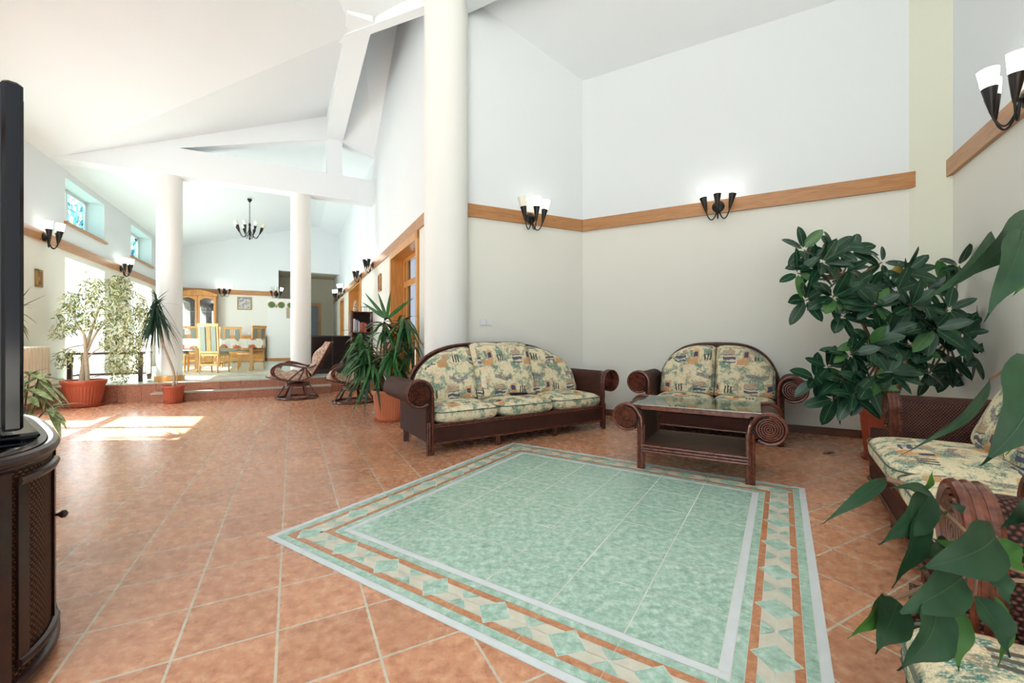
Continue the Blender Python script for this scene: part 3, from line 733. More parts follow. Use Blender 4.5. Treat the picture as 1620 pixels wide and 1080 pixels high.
# coffee table
ct = empty('coffee_table', (1.379, 3.217, 0), math.atan2(-.50, .865)); tag(ct, 'low rattan coffee table with scrolled ends and a glass top', 'coffee table')
hw, dp, ht = .387, .64, .515
for sx in (-1, 1):
    for yy in (.015, dp-.015):
        l = MB()
        for k in (-1, 0, 1): l.tube([(sx*hw+k*.02, yy, 0), (sx*hw+k*.02, yy, .36)], .0125)
        lo = l.build('leg', M_RATTAN2, ct, True)
    cx = sx*(hw+.115); zc = .415; R = .105
    e = MB(); prof = [(sx*(hw-.015), .16), (sx*(hw-.015), .36), (sx*(hw-.0), .46), (sx*(hw+.04), .50)]
    for k in range(4, 21): a = pi-(k/20)*pi*1.45; prof.append((cx+sx*cos(a)*(R-.01), zc+sin(a)*(R-.01)))
    prof += [(sx*(hw+.02), .34), (sx*(hw+.01), .16)]
    n = len(prof); vs = [(p[0], yy, p[1]) for yy in (.03, dp-.03) for p in prof]
    e.add(vs, [(k, (k+1) % n, n+(k+1) % n, n+k) for k in range(n)]+[tuple(range(n)), tuple(range(2*n-1, n-1, -1))]); eo = e.build('woven_end', M_WICKERT, ct, True)
    for yy in (0, dp):
        s = MB()
        for yo in (0, .02, .04):
            y_ = yy+(yo if yy == 0 else -yo); pts = [(sx*(hw-.01), y_, .02), (sx*(hw-.01), y_, .34), (sx*(hw-.002), y_, .42)]
            for j in range(3, 23): a = pi-(j/22)*pi*1.72; pts.append((cx+sx*cos(a)*R, y_, zc+sin(a)*R))
            s.tube(pts, .0125, 7)
        spiral((cx, zc), R-.016, 5.5, yy-.002 if yy == 0 else yy+.002, .0068, sx, s)
        s.lathe([(R-.015, -.004), (R-.015, .004)], 24, (cx, yy+(.005 if yy == 0 else -.005), zc), 1, 'y')
        s.build('scroll', [M_RATTAN2, M_GAPSHADE], eo, True)
sh = MB(); sh.bbox(-hw+.01, hw-.01, .02, dp-.02, .185, .205); so = sh.build('shelf', M_WICKERT, ct)
r = MB()
for y_ in (.0, dp): 
    for z in (.15, .172, .195): r.tube([(-hw, y_, z), (hw, y_, z)], .012)
r.build('shelf_rail', M_RATTAN2, so, True)
t = MB(); t.bbox(-hw+.0, hw, .01, .05, ht-.03, ht); t.bbox(-hw, hw, dp-.05, dp-.01, ht-.03, ht); t.bbox(-hw-.06, -hw+.0, .01, dp-.01, ht-.02, ht); t.bbox(hw, hw+.06, .01, dp-.01, ht-.02, ht); to = t.build('top_frame', M_RATTAN2, ct)
MB().bbox(-hw-.07, hw+.07, .0, dp, ht+.003, ht+.011, 0, .002).build('glass_top', M_TOPGLASS, ct)
w = MB(); w.bbox(-hw, hw, .05, dp-.05, ht-.05, ht-.04); 

# remote on the sofa, dried leaf on the floor
rm = MB(); rm.bbox(-.10, .10, -.03, .03, 0, .018, 0, .006); ro = rm.build('tablet', M_BLACKM, loc=(.07, 4.60, .452), rz=.3); tag(ro, 'thin black handset lying on the middle cushion of the long sofa', 'remote control')
for k in range(6): pass
dl = MB(); dl.leaf((0, 0, .006), (1, .2, 0), (0, 0, 1), .13, .05, 0, .6, 6); dl.leaf((.04, .0, .008), (.6, .8, .1), (0, 0, 1), .09, .035, 0, .5, 5)
tag(dl.build('dried_leaf', M_BARKD, loc=(2.85, 3.85, 0.0)), 'curled brown dead leaf on the floor right of the coffee table', 'leaf')

# ---------------------------------------------------------------- tv and its cabinet
cw_, cn = Vector((-.8, .6, 0)), Vector((.6, .8, 0)); crz = math.atan2(-.6, .8)   # local +x = -w , local +y = n
cab = empty('tv_cabinet', (-2.1, 1.35, 0), crz); tag(cab, 'bow fronted dark woven rattan cabinet carrying the television', 'cabinet')
def dout(off=0.0, n=48, e=3.4):
    pts = []
    for k in range(n+1):
        a = pi*k/n; c, s = cos(a), sin(a); pts.append((math.copysign(abs(c)**(2/e), c)*(.655+off), abs(s)**(2/e)*(.40+off)))
    return pts+[(-.655-off, -.30-off), (.655+off, -.30-off)]
mb = MB(); mb.prism(dout(.004), .05, .68); mb.build('body', M_WICKERC, cab)
def ring(z, off, r, e=3.4):
    return [(x, y, z) for x, y in dout(off)]
mb = MB()
for z, off, rr in ((.695, .004, .018), (.672, -.004, .012), (.04, .004, .018), (.075, -.008, .012)): mb.tube(ring(z, off, rr), rr, 8, closed=True)
mb.prism(dout(-.01), .66, .712); mb.prism(dout(-.005), .03, .06)
mb.build('molding', M_CAB, cab, True)
mb = MB(); mb.prism(dout(-.03), .7125, .718); mb.build('glass_top', M_TVTOP, cab)
mb = MB()
pl = dout(0)
def ptat(ang): c, s = cos(ang), sin(ang); return (math.copysign(abs(c)**(2/3.4), c)*.655, abs(s)**(2/3.4)*.40)
def stile(a0, a1, z0, z1, off=.0, m=M_CAB, nm='post'):
    n = 6; ins = [ptat(a0+(a1-a0)*k/n) for k in range(n+1)]; poly = [(x*(1.014+off), y*(1.014+off)) for x, y in ins]+[(x*.95, y*.95) for x, y in reversed(ins)]
    return MB().prism(poly, z0, z1)
for a in (.03, .48, 1.27, 1.79, 2.56, 3.03): stile(a, a+.085, .06, .665, .012).build('post', M_CAB, cab)
for a0, a1 in ((.62, 1.24), (1.90, 2.52)):
    fr = stile(a0, a0+.10, .09, .64, .012); fr2 = stile(a1-.08, a1, .09, .64, .012); fr.add(fr2.v, fr2.f)
    for z in (.10, .635): fr.tube([(x*1.02, y*1.02, z) for x, y in [ptat(a0+(a1-a0)*k/10) for k in range(11)]], .014)
    dr = fr.build('door', M_CAB, cab, True); kx, ky = ptat(a1-.05 if a0 < 1 else a0+.05)
    kb = MB(); kb.lathe([(.004, 0), (.006, .012), (.013, .02), (.013, .028), (.006, .034)], 12, (0, 0, 0), 0, 'y'); kb.build('knob', M_CAB, dr, True, loc=(kx*1.02, ky*1.02, .45), rz=(-.5 if a0 < 1 else .5))
tv = empty('television', (-2.1, 1.35, .718), crz); tag(tv, 'large black flat screen television seen edge on at the left', 'television')
tx0, tx1, ty = -.52, .455, .317
mb = MB(); mb.bbox(tx0, tx1, ty-.045, ty, .045, 1.14, 0, .008); tvf = mb.build('bezel', M_BLACK, tv)
MB().bbox(tx0+.04, tx1-.04, ty-.001, ty+.003, .09, 1.10).build('screen', M_SCREEN, tv)
mb = MB(); vs = []
for (x0, x1, y_, z0, z1) in ((tx0+.01, tx1-.012, ty-.045, .06, 1.13), (tx0+.03, tx1-.03, ty-.10, .08, 1.11), (tx0+.09, tx1-.08, ty-.15, .15, .98)): vs += [(x0, y_, z0), (x1, y_, z0), (x1, y_, z1), (x0, y_, z1)]
mb.add(vs, [(i*4+k, i*4+(k+1) % 4, i*4+4+(k+1) % 4, i*4+4+k) for i in range(2) for k in range(4)]+[(8, 9, 10, 11), (3, 2, 1, 0)]); bk = mb.build('back_shell', M_BLACKM, tv)
mb = MB()
for z in (.3, .52, .74): mb.bbox(tx0+.05, tx1-.045, ty-.125, ty-.095, z, z+.012)
mb.build('rib', M_BLACK, bk)
mb = MB(); mb.bbox(-.36, .37, .0, .36, 0, .022, 0, .008); mb.bbox(-.18, .12, ty-.12, ty-.06, .02, .09, 0, .005); mb.build('stand', M_BLACK, tv)

# ---------------------------------------------------------------- lamps
def cup(mb, gl, base, d, s=1.0):
    """iron cone holder with a flared frosted shade along direction d."""
    d = Vector(d).normalized(); b = Vector(base)
    mb.tube([b, b+d*.02, b+d*.17*s], [.009, .014, .040*s], 12)
    gl.tube([b+d*.15*s, b+d*.17*s, b+d*.285*s], [.031*s, .038*s, .052*s], 14)
def make_sconce(name, loc, rz, lit=(1, 1, 1), label='', group=None):
    """local -y points into the room."""
    root = empty(name, loc, rz); tag(root, label, 'wall lamp', group)
    b = MB(); b.lathe([(.0, 0), (.07, 0), (.07, -.012), (.055, -.022), (.02, -.03), (.0, -.03)], 20, (0, 0, 0), 0, 'y'); b.tube([(0, -.02, 0), (0, -.05, -.01)], .014)
    b.build('wall_plate', M_IRON, root, True)
    for k, (dx, dy) in enumerate(((-.125, -.11), (0, -.17), (.125, -.11))):
        h = MB(); gl = MB(); pts = []
        for i in range(11):
            t = i/10; pts.append((dx*t, -.04+(dy+.04)*t, -.02-.12*sin(pi*min(1, t))**.8-.055*t))
        h.tube(pts, .007, 7); e = Vector(pts[-1]); cup(h, gl, e, (dx*1.5, (dy+.09)*.8, 1.0), 1.08)
        ho = h.build('arm', M_IRON, root, True); gl.build('shade', M_LIT if lit[k] else M_UNLIT, ho, True)
    return root
def rz_of(n):  # rotate local -y to direction n
    return math.atan2(n[1], n[0])+pi/2
nR = Vector((-VV.x, -VV.y, 0)); nbk = Vector((-.4925, -.870, 0)); nal = Vector((.429, -.903, 0)); nrw = Vector((-.870, .492, 0))
def off(p, n, d=.036): p = Vector(p); return (p.x+n.x*d, p.y+n.y*d, 2.665)
make_sconce('wall_sconce', off((2.53, 5.15, 0), nbk), rz_of(nbk), label='three cup wall lamp on the back wall above the small sofa')
make_sconce('wall_sconce', off((.226, 5.64, 0), nal), rz_of(nal), (0, 1, 1), label='three cup wall lamp above the long sofa, left shade unlit')
make_sconce('wall_sconce', off((3.465, 2.776, 0), nrw), rz_of(nrw), label='large looking wall lamp cut by the right picture edge')
lab_l = ['three cup wall lamp on the window wall beside the television', 'three cup wall lamp on the window wall between the two window pairs']
for u, l in zip((9.28, 12.62), lab_l): make_sconce('wall_sconce', off(H(u, VL), VV, .031), rz_of(VV), label=l)
for u, l in zip((9.48, 11.21, 15.1, 16.95), ('nearest wall lamp on the door wall, above the small framed picture', 'wall lamp on the door wall at the near edge of the brown doorway', 'wall lamp on the door wall just past the brown doorway', 'farthest wall lamp on the door wall, by the corridor')):
    make_sconce('wall_sconce', off(H(u, VR), nR, .031), rz_of(nR), label=l)
nF = -UU
make_sconce('wall_sconce', off(H(UF, -2.02), nF, .031), rz_of(nF), label='wall lamp on the dining room end wall above the glass cabinet')
make_sconce('wall_sconce', off(H(UF, -.50), nF, .031), rz_of(nF), (0, 0, 1), label='wall lamp at the right end of the dining room end wall rail')
# chandelier
ch = empty('chandelier', P(395, 315, 11.0)); tag(ch, 'black iron chandelier with pale cone shades hanging over the dining room', 'chandelier')
H_ = 66/F*11.0
b = MB(); b.lathe([(.055, 0), (.055, -.02), (.02, -.08)], 16); b.build('canopy', M_IRON, ch, True)
c = MB()
for i in range(18):
    z = -.08-i*.032; c.tube([(.012*cos(2*pi*k/10)*(1 if i % 2 else .4), .012*cos(2*pi*k/10)*(.4 if i % 2 else 1), z-.016+.02*sin(2*pi*k/10)) for k in range(10)], .0035, 5, closed=True)
c.build('chain', M_IRON, ch, True)
s = MB(); s.lathe([(.01, -.62), (.03, -.66), (.02, -.72), (.03, -.84), (.012, -.98), (.025, -1.04), (.005, -1.07)], 12); s.build('stem', M_IRON, ch, True)
for k in range(8):
    a = 2*pi*k/8+.2; d = Vector((cos(a), sin(a), 0)); h = MB(); gl = MB(); pts = []
    for i in range(11): t_ = i/10; pts.append(d*(.02+.22*t_)+Vector((0, 0, -.82-.22*sin(pi*t_*.82)+.06*t_)))
    h.tube(pts, .007, 6); cup(h, gl, pts[-1], d*.42+Vector((0, 0, 1)), .92)
    ho = h.build('arm', M_IRON, ch, True); gl.build('shade', M_UNLIT, ho, True)

# ---------------------------------------------------------------- wall pictures, switches, radiator
def picture(name, loc, rz, w, h, mat, label, cat='picture', frame=M_BRASS, fw=.03):
    o = MB()
    for q in ((-w/2, w/2, -.03, 0, -h/2, -h/2+fw), (-w/2, w/2, -.03, 0, h/2-fw, h/2), (-w/2, -w/2+fw, -.03, 0, -h/2, h/2), (w/2-fw, w/2, -.03, 0, -h/2, h/2)): o.bbox(*q)
    root = empty(name, loc, rz); tag(root, label, cat); o.build('frame', frame, root); MB().bbox(-w/2+fw, w/2-fw, -.014, -.002, -h/2+fw, h/2-fw).build('canvas', mat, root); return root
def m_art(name, stops, sc=14):
    t = NT(name); return t.done(t.ramp(t.noise(sc, 3, .6), stops), .6)
ART1 = m_art('blue_flower_picture', [(.38, (.55, .5, .4)), (.5, (.6, .57, .5)), (.56, (.12, .15, .3)), (.7, (.5, .5, .55))]); ART2 = m_art('brown_icon_picture', [(.4, (.16, .07, .04)), (.55, (.4, .22, .1)), (.7, (.6, .45, .25))])
picture('framed_picture', H(UF-.002, -1.46, 2.30), rz_of(nF), .42, .44, ART1, 'square picture of blue flowers in a gold frame on the dining room end wall')
picture('framed_picture', H(8.78, VR-.002, 2.20), rz_of(nR), .26, .34, ART2, 'small dark framed picture between the glazed door and the brown doorway', frame=M_RAIL)
picture('framed_picture', H(9.17, VL+.002, 2.0), rz_of(VV), .17, .27, ART2, 'small narrow brown plaque on the window wall beside the television', frame=M_BRASS, fw=.035)
for k, (v, z, r_, l) in enumerate(((-.64, 2.27, .115, 'leftmost round green wall plate on the white partition'), (-.34, 2.27, .115, 'middle round green wall plate on the white partition'), (-.06, 2.27, .10, 'round green wall plate nearest the slim column'))):
    p = MB(); p.lathe([(0, 0), (r_, 0), (r_, -.012), (r_*.8, -.02), (0, -.012)], 20, (0, 0, 0), 0, 'y'); o = empty('wall_plate', H(16.945, v, z), rz_of(nF)); tag(o, l, 'decorative plate', 'green plates on the partition')
    p.build('rim', M_BRASS, o, True); q = MB(); q.lathe([(0, -.0125), (r_*.76, -.0215), (0, -.023)], 20, (0, 0, 0), 0, 'y'); q.build('centre', M_RUBBER2, o, True)
o = MB().bbox(-.03, .03, -.015, 0, -.08, .03).build('wall_tile', M_BARK, loc=H(16.945, -.49, 2.25), rz=rz_of(nF)); tag(o, 'small grey tile between the two left green wall plates', 'decorative tile')
o = MB().bbox(-.05, .05, -.02, 0, -.36, .02).build('wall_plaque', M_BARK, loc=H(16.945, -.13, 2.17), rz=rz_of(nF)); tag(o, 'narrow vertical grey plaque hanging below the green plates', 'wall plaque')
p0 = Vector((-.577, 5.258, 0))+(A0-Vector((-.577, 5.258, 0)))*.13
for k in range(2):
    q = p0+Vector((.903, .429, 0))*.085*k; o = empty('light_switch', (q.x+nal.x*.001, q.y+nal.y*.001, 1.27), rz_of(nal)); tag(o, ('left', 'right')[k]+' white wall switch of the pair beside the wide column', 'light switch')
    MB().bbox(-.041, .041, -.01, 0, -.041, .041, 0, .003).build('plate', M_PLASTIC, o); MB().bbox(-.027, .027, -.015, -.01, -.027, .027, 0, .002).build('rocker', M_PLASTIC, o)
rd = empty('radiator', H(8.55, VL+.06, .0), HROT); tag(rd, 'cream ribbed radiator on the window wall behind the television', 'radiator')
for k in range(14):
    y_ = -.65+k*.09; MB().bbox(0, .10, y_+.006, y_+.084, .13, .95, 0, .02).build('section', M_RADI, rd)
MB().bbox(-.06, .09, -.64, .58, .2, .24).build('rail', M_RADI, rd)
o = empty('light_switch', H(9.85, VL+.002, 1.35), rz_of(VV)); tag(o, 'white switch on the window wall left of the first balcony door', 'light switch'); MB().bbox(-.08, .08, -.01, 0, -.04, .04, 0, .003).build('plate', M_PLASTIC, o)

# ---------------------------------------------------------------- swivel rattan chairs
def swivel(loc, rz, label):
    """faces local -x."""
    root = empty('swivel_chair', loc, rz); tag(root, label, 'chair', 'swivel rattan chairs')
    b = MB(); ringp = lambda r_, z: [(r_*cos(2*pi*k/28), r_*sin(2*pi*k/28), z) for k in range(28)]
    b.tube(ringp(.34, .018), .018, 8, closed=True); b.tube(ringp(.31, .022), .014, 6, closed=True)
    for z in (.235, .265): b.tube(ringp(.19, z), .017, 8, closed=True)
    for k in range(6):
        a = 2*pi*k/6+.2
        for da in (-.07, 0, .07): b.tube([(.33*cos(a+da), .33*sin(a+da), .02), (.19*cos(a+da*.6), .19*sin(a+da*.6), .24)], .011, 6)
    b.lathe([(.16, .25), (.16, .28), (.05, .29), (.05, .33)], 16); b.build('swivel_base', M_RATTAN, root, True)
    # shell curve side profile
    prof = [(-.44, .41), (-.30, .37), (-.12, .33), (.10, .33), (.26, .40), (.38, .60), (.50, .84), (.58, 1.00)]
    sh = MB()
    for y_ in (-.27, -.13, 0, .13, .27): sh.tube([(x, y_, z) for x, z in prof], .013, 7)
    for x, z in prof: sh.tube([(x, -.28, z), (x, .28, z)], .012, 6)
    sh.build('shell', M_RATTAN, root, True)
    for s in (-1, 1):
        a = MB()
        for o_ in (0, .03):
            pts = [(-.10, s*.28, .34), (-.24, s*.29, .38), (-.32-o_, s*.30, .46), (-.31-o_, s*.31, .56), (-.20, s*.31, .61+o_), (-.05, s*.31, .60+o_*.6), (.10, s*.30, .57), (.24, s*.29, .56), (.36, s*.28, .62)]
            cur = []
            for i in range(len(pts)-1):
                for k in range(4):
                    t_ = k/4; p_ = [Vector(pts[max(0, i-1)]), Vector(pts[i]), Vector(pts[i+1]), Vector(pts[min(len(pts)-1, i+2)])]
                    cur.append(.5*((2*p_[1])+(-p_[0]+p_[2])*t_+(2*p_[0]-5*p_[1]+4*p_[2]-p_[3])*t_**2+(-p_[0]+3*p_[1]-3*p_[2]+p_[3])*t_**3))
            a.tube(cur, .015, 8)
        for x0_, x1_ in ((-.10, .14), (.06, .16), (.20, .18)): a.tube([(x0_, s*.29, .34+.05*(x0_ > .1)), (x1_, s*.30, .56)], .013, 6)
        a.build('armrest', M_RATTAN, root, True)
    cu = MB()
    def cf(a_, b_, top):
        i = a_*(len(prof)-1); k = min(int(i), len(prof)-2); t_ = i-k; x = prof[k][0]*(1-t_)+prof[k+1][0]*t_; z = prof[k][1]*(1-t_)+prof[k+1][1]*t_
        tx, tz = prof[k+1][0]-prof[k][0], prof[k+1][1]-prof[k][1]; l = sqrt(tx*tx+tz*tz); nx, nz = -tz/l, tx/l
        s_ = -1+2*b_; th = .15*max(0, (1-abs(-1+2*a_)**8)*(1-abs(s_)**6))**.4*(1+.18*sin(a_*26)); d_ = th if top else .012
        return (x+nx*d_, s_*.27, z+nz*d_)
    cu.grid(lambda a_, b_: cf(a_, b_, 1), 36, 14); cu.grid(lambda a_, b_: cf(a_, 1-b_, 0), 36, 14); cu.build('cushion', M_FLORAL, root, True)
    return root
HV = HROT
swivel((-3.87, 7.58, 0), HV-.15, 'swivel rattan armchair with floral cushion by the slim column, its back in full view')
swivel((-2.67, 7.12, 0), HV-.05, 'swivel rattan armchair with floral cushion half hidden by the strap leaved plant')

# ---------------------------------------------------------------- dining group (platform top .30)
def dining_chair(loc, rz, label, fab=M_CHFAB):
    """faces local +y; back at y=-.2"""
    root = empty('dining_chair', loc, rz); tag(root, label, 'dining chair', 'dining chairs')
    for x in (-.19, .19):
        l = MB(); l.tube([(x, -.23, 0), (x, -.20, .45)], .022, 4); l.build('leg', M_PINE, root)
        l = MB(); l.tube([(x, .20, 0), (x, .20, .42)], .022, 4); l.build('leg', M_PINE, root)
    MB().bbox(-.22, .22, -.21, .23, .38, .43, 0, .01).build('seat_frame', M_PINE, root); c = MB(); c.cushion((0, .01, .45), (.44, .43, .07), .4, 8); c.build('seat', M_CHFAB, root, True)
    s = MB(); s.bbox(-.19, .19, -.235, -.205, .17, .20); s.bbox(-.205, -.175, -.2, .2, .2, .23); s.bbox(.175, .205, -.2, .2, .2, .23); s.build('stretcher', M_PINE, root)
    b = MB(); Mx = Matrix.Rotation(radians(4), 3, 'X')
    def bb(x0, x1, z0, z1, y=0, th=.028): b.box(Mx @ Vector(((x0+x1)/2, y, (z0+z1)/2))+Vector((0, -.20, .43)), (x1-x0, th, z1-z0), mat=Mx)
    bb(-.21, -.175, 0, .66); bb(.175, .21, 0, .66); bb(-.225, .225, .62, .68, 0, .04); bb(-.19, .19, .02, .06)
    for x in (-.03, 0, .03): bb(x-.008, x+.008, .05, .62)
    bo = b.build('backrest', M_PINE, root)
    f = MB(); 
    for x in (-.115, .115): f.box(Mx @ Vector((x, 0, .34))+Vector((0, -.20, .43)), (.10, .045, .54), mat=Mx)
    f.build('back_pad', fab, bo)
    return root
def D(px, Y, z=.3): return Vector(((px-810)/F*Y, Y, z))
dining_chair(D(340, 9.62), .08, 'dining chair with its tall back to the camera, nearest the steps')
dining_chair(D(397, 10.85), HROT+pi/2-.7, 'dining chair at the right end of the table, turned side on')
dining_chair(D(278, 9.75), HROT-pi/2, 'dining chair at the left end of the table, back hidden by the column')
dining_chair(D(366, 11.6), HROT+pi, 'dining chair on the far side of the table, right of the front chair')
dining_chair(D(296, 11.0), HROT+pi+.1, 'dining chair on the far side of the table, closer to the column')
dining_chair(D(331, 11.7), HROT+pi-.1, 'dining chair on the far side of the table, middle one behind the front chair')
tc = Vector((-7.0, 10.25, .3)); dt = empty('dining_table', tc, HROT); tag(dt, 'long wooden dining table under a printed cloth', 'dining table')
MB().bbox(-.80, .80, -.42, .42, .72, .76).build('tabletop', M_PINE, dt)
for s in (-1, 1):
    l = MB(); l.bbox(s*.55-.04, s*.55+.04, -.28, .28, 0, .07); l.bbox(s*.55-.035, s*.55+.035, -.10, .10, .07, .72); l.build('leg', M_PINE, dt)
MB().bbox(-.55, .55, -.03, .03, .22, .32).build('stretcher', M_PINE, dt)
cl = MB(); cl.bbox(-.82, .82, -.44, .44, .762, .772)
def hang(p, q):
    def fn(a_, b_):
        x = p[0]+(q[0]-p[0])*a_; y = p[1]+(q[1]-p[1])*a_; nx, ny = (q[1]-p[1]), -(q[0]-p[0]); l = sqrt(nx*nx+ny*ny); w_ = .012*sin(a_*l*24)*b_+.004; return (x+nx/l*w_, y+ny/l*w_, .77-.22*b_)
    cl.grid(fn, 30, 4)
hang((-.825, -.445), (.825, -.445)); hang((.825, -.445), (.825, .445)); hang((.825, .445), (-.825, .445)); hang((-.825, .445), (-.825, -.445))
tag(cl.build('tablecloth', M_CLOTH, loc=tc, rz=HROT), 'white tablecloth with red flowers hanging over the dining table', 'tablecloth')
# glass fronted cabinet
hc = empty('china_cabinet', H(16.75, -2.72, .3), HROT); tag(hc, 'tall wooden cabinet with two arched glass doors against the end wall', 'cabinet')
mb = MB(); wv = .50
mb.bbox(-wv, wv, 0, .42, 0, .82); mb.bbox(-wv, -wv+.03, .08, .42, .82, 2.2); mb.bbox(wv-.03, wv, .08, .42, .82, 2.2); mb.bbox(-wv, wv, .39, .42, .82, 2.2); mb.bbox(-wv-.03, wv+.03, .04, .42, 2.18, 2.24); mb.bbox(-wv-.02, wv+.02, -.02, .42, .80, .84)
ar = [(-wv-.03, 2.24)]+[(-wv-.03+(2*wv+.06)*k/24, 2.24+.13*sin(pi*k/24)) for k in range(25)]+[(wv+.03, 2.24)]
n = len(ar); mb.add([(x, .05, z) for x, z in ar]+[(x, .10, z) for x, z in ar], [tuple(range(n)), tuple(range(2*n-1, n-1, -1))]+[(i, (i+1) % n, n+(i+1) % n, n+i) for i in range(n)])
mb.build('body', M_DOORW, hc)
MB().bbox(-wv+.03, wv-.03, .375, .39, .84, 2.18).build('back_board', M_GREYDOOR, hc)
for s in (-1, 1):
    d = MB(); x0, x1 = (-wv+.01, -.005) if s < 0 else (.005, wv-.01); z0, z1 = .86, 2.17; f = .06
    d.bbox(x0, x0+f, .05, .08, z0, z1); d.bbox(x1-f, x1, .05, .08, z0, z1); d.bbox(x0, x1, .05, .08, z0, z0+f)
    N = 12
    for k in range(N):
        xa, xb = x0+f+(x1-x0-2*f)*k/N, x0+f+(x1-x0-2*f)*(k+1)/N; zz = z1-.15+.09*sin(pi*(k+.5)/N); d.bbox(xa, xb, .05, .08, zz, z1)
    do = d.build('door', M_DOORW, hc); MB().bbox(x0+f, x1-f, .06, .066, z0+f, z1-.03).build('pane', M_CABGLASS, do)
    lo = MB(); lo.bbox(x0, x1, -.02, 0, .08, .76, 0, .006); lo.bbox(x0+.08, x1-.08, -.03, -.02, .16, .68, 0, .006); lo.build('door', M_DOORW, hc)
for z in (1.25, 1.66): MB().bbox(-wv+.03, wv-.03, .10, .375, z, z+.014).build('shelf', M_FRAME, hc)
GLASSW = plain('shelf_glassware', (.62, .66, .70), .15, var=.1)
gp = MB(); gp.lathe([(.022, 0), (.006, .01), (.006, .05), (.026, .08), (.03, .13)], 10)
gi = 0; g0 = None
for z in (1.265, 1.675, .845):
    for k in range(9):
        x = -.42+k*.105
        if abs(x) < .03: continue
        wp = H(16.75+.2+.05*(k % 2), -2.72+x, .3+z)
        if g0 is None: g0 = gp.build('glass_goblet', GLASSW, smooth=True); o = g0
        else: o = g0.copy(); COL.objects.link(o)
        o.location = wp; tag(o, 'small stemmed glass standing on a shelf inside the arched glass cabinet', 'glass', 'glassware in the china cabinet')
# sideboard
sb = empty('sideboard', H(16.80, -1.36, .3), HROT); tag(sb, 'low golden wood sideboard against the end wall right of the dining table', 'sideboard')
mb = MB(); mb.bbox(-.52, .52, 0, .38, .08, .86); mb.bbox(-.54, .54, -.02, .38, .86, .89)
for x in (-.45, .45):
    for y_ in (.05, .33): mb.bbox(x-.03, x+.03, y_-.03, y_+.03, 0, .09)
mb.build('body', M_DOORW, sb)
for s in (-1, 1):
    d = MB(); x0, x1 = (-.5, -.01) if s < 0 else (.01, .5); d.bbox(x0, x1, -.02, 0, .12, .82, 0, .005); d.bbox(x0+.07, x1-.07, -.032, -.02, .2, .74, 0, .005); do = d.build('door', M_DOORW, sb)
    MB().bbox(-s*.0+(x1-.03 if s < 0 else x0+.02), (x1-.02 if s < 0 else x0+.03), -.045, -.02, .45, .5).build('knob', M_BRASS, do)
for k, (v, l) in enumerate(((-1.62, 'small dark bowl on the sideboard'), (-1.28, 'small white cup on the middle of the sideboard'), (-.98, 'small white dish at the right end of the sideboard'))):
    tag(MB().lathe([(.03, 0), (.07-.01*k, .03), (.08-.01*k, .06+.03*(k == 1))], 12).build('bowl', (M_BLACKM, M_FRAME, M_FRAME)[k], loc=H(16.95, v, 1.191), smooth=True), l, 'bowl')
# dark low table under the windows
lt = empty('low_table', H(10.0, -2.86, .3), HROT); tag(lt, 'dark wooden low table behind the variegated fig, in front of the balcony doors', 'table')
MB().bbox(-.5, .5, -.3, .3, .49, .53, 0, .005).build('tabletop', M_DARKW, lt)
for x in (-.46, .46):
    for y_ in (-.26, .26): MB().bbox(x-.03, x+.03, y_-.03, y_+.03, 0, .49).build('leg', M_DARKW, lt)
MB().bbox(-.45, .45, -.02, .02, .12, .15).bbox(-.46, -.44, -.25, .25, .12, .15).bbox(.44, .46, -.25, .25, .12, .15).build('stretcher', M_DARKW, lt)
nc = MB(); nc.bbox(.505, .513, -.18, .12, .12, .545); nc.bbox(.25, .513, -.18, .12, .533, .545); tag(nc.build('cloth', M_WHITECLOTH, loc=H(10.0, -2.86, .3), rz=HROT), 'white cloth hanging over the right end of the dark low table', 'cloth')
# bar counter and bookcase
bc_ = empty('bar_counter', H(10.15, .80, .3), HROT); tag(bc_, 'dark woven rattan bar counter beside the slim column', 'bar counter')
MB().bbox(-.42, .42, 0, .42, .04, .80).build('body', M_WICKERD, bc_)
MB().bbox(-.45, .45, -.03, .45, .80, .84, 0, .01).build('worktop', M_CAB, bc_)
mb = MB()
for x in (-.42, 0, .42): mb.bbox(x-.015, x+.015, -.014, .005, .04, .8)
mb.bbox(-.42, .42, -.014, .005, .0, .10); mb.build('frame', M_CAB, bc_)
bk = empty('bookcase', H(9.66, 1.34, .3), HROT); tag(bk, 'open rattan bookcase holding a few books behind the strap leaved plant', 'bookcase')
mb = MB()
for x in (-.2, .2):
    for y_ in (-.15, .15): mb.tube([(x, y_, 0), (x, y_, 1.36)], .018, 8)
    for z in (.1, .45, .9, 1.34): mb.tube([(x, -.15, z), (x, .15, z)], .012, 6)
    mb.tube([(x-.02, -.15, .0), (x-.02, -.15, 1.36)], .01, 6)
for z in (.1, .45, .9, 1.34):
    for y_ in (-.15, .15): mb.tube([(-.2, y_, z), (.2, y_, z)], .012, 6)
mb.build('frame', M_RATTAN, bk, True)
for z in (.08, .44, .88, 1.33): MB().bbox(-.2, .2, -.15, .15, z, z+.015).build('shelf', M_WICKERD, bk)
MB().bbox(-.19, .19, .14, .15, .1, 1.34).build('back_panel', M_WICKERD, bk)
x = -.16; cols = [0, 4, 1, 0, 3, 2, 3]; labs = ['grey', 'cream', 'blue', 'pale grey', 'red', 'dark red', 'brown red']
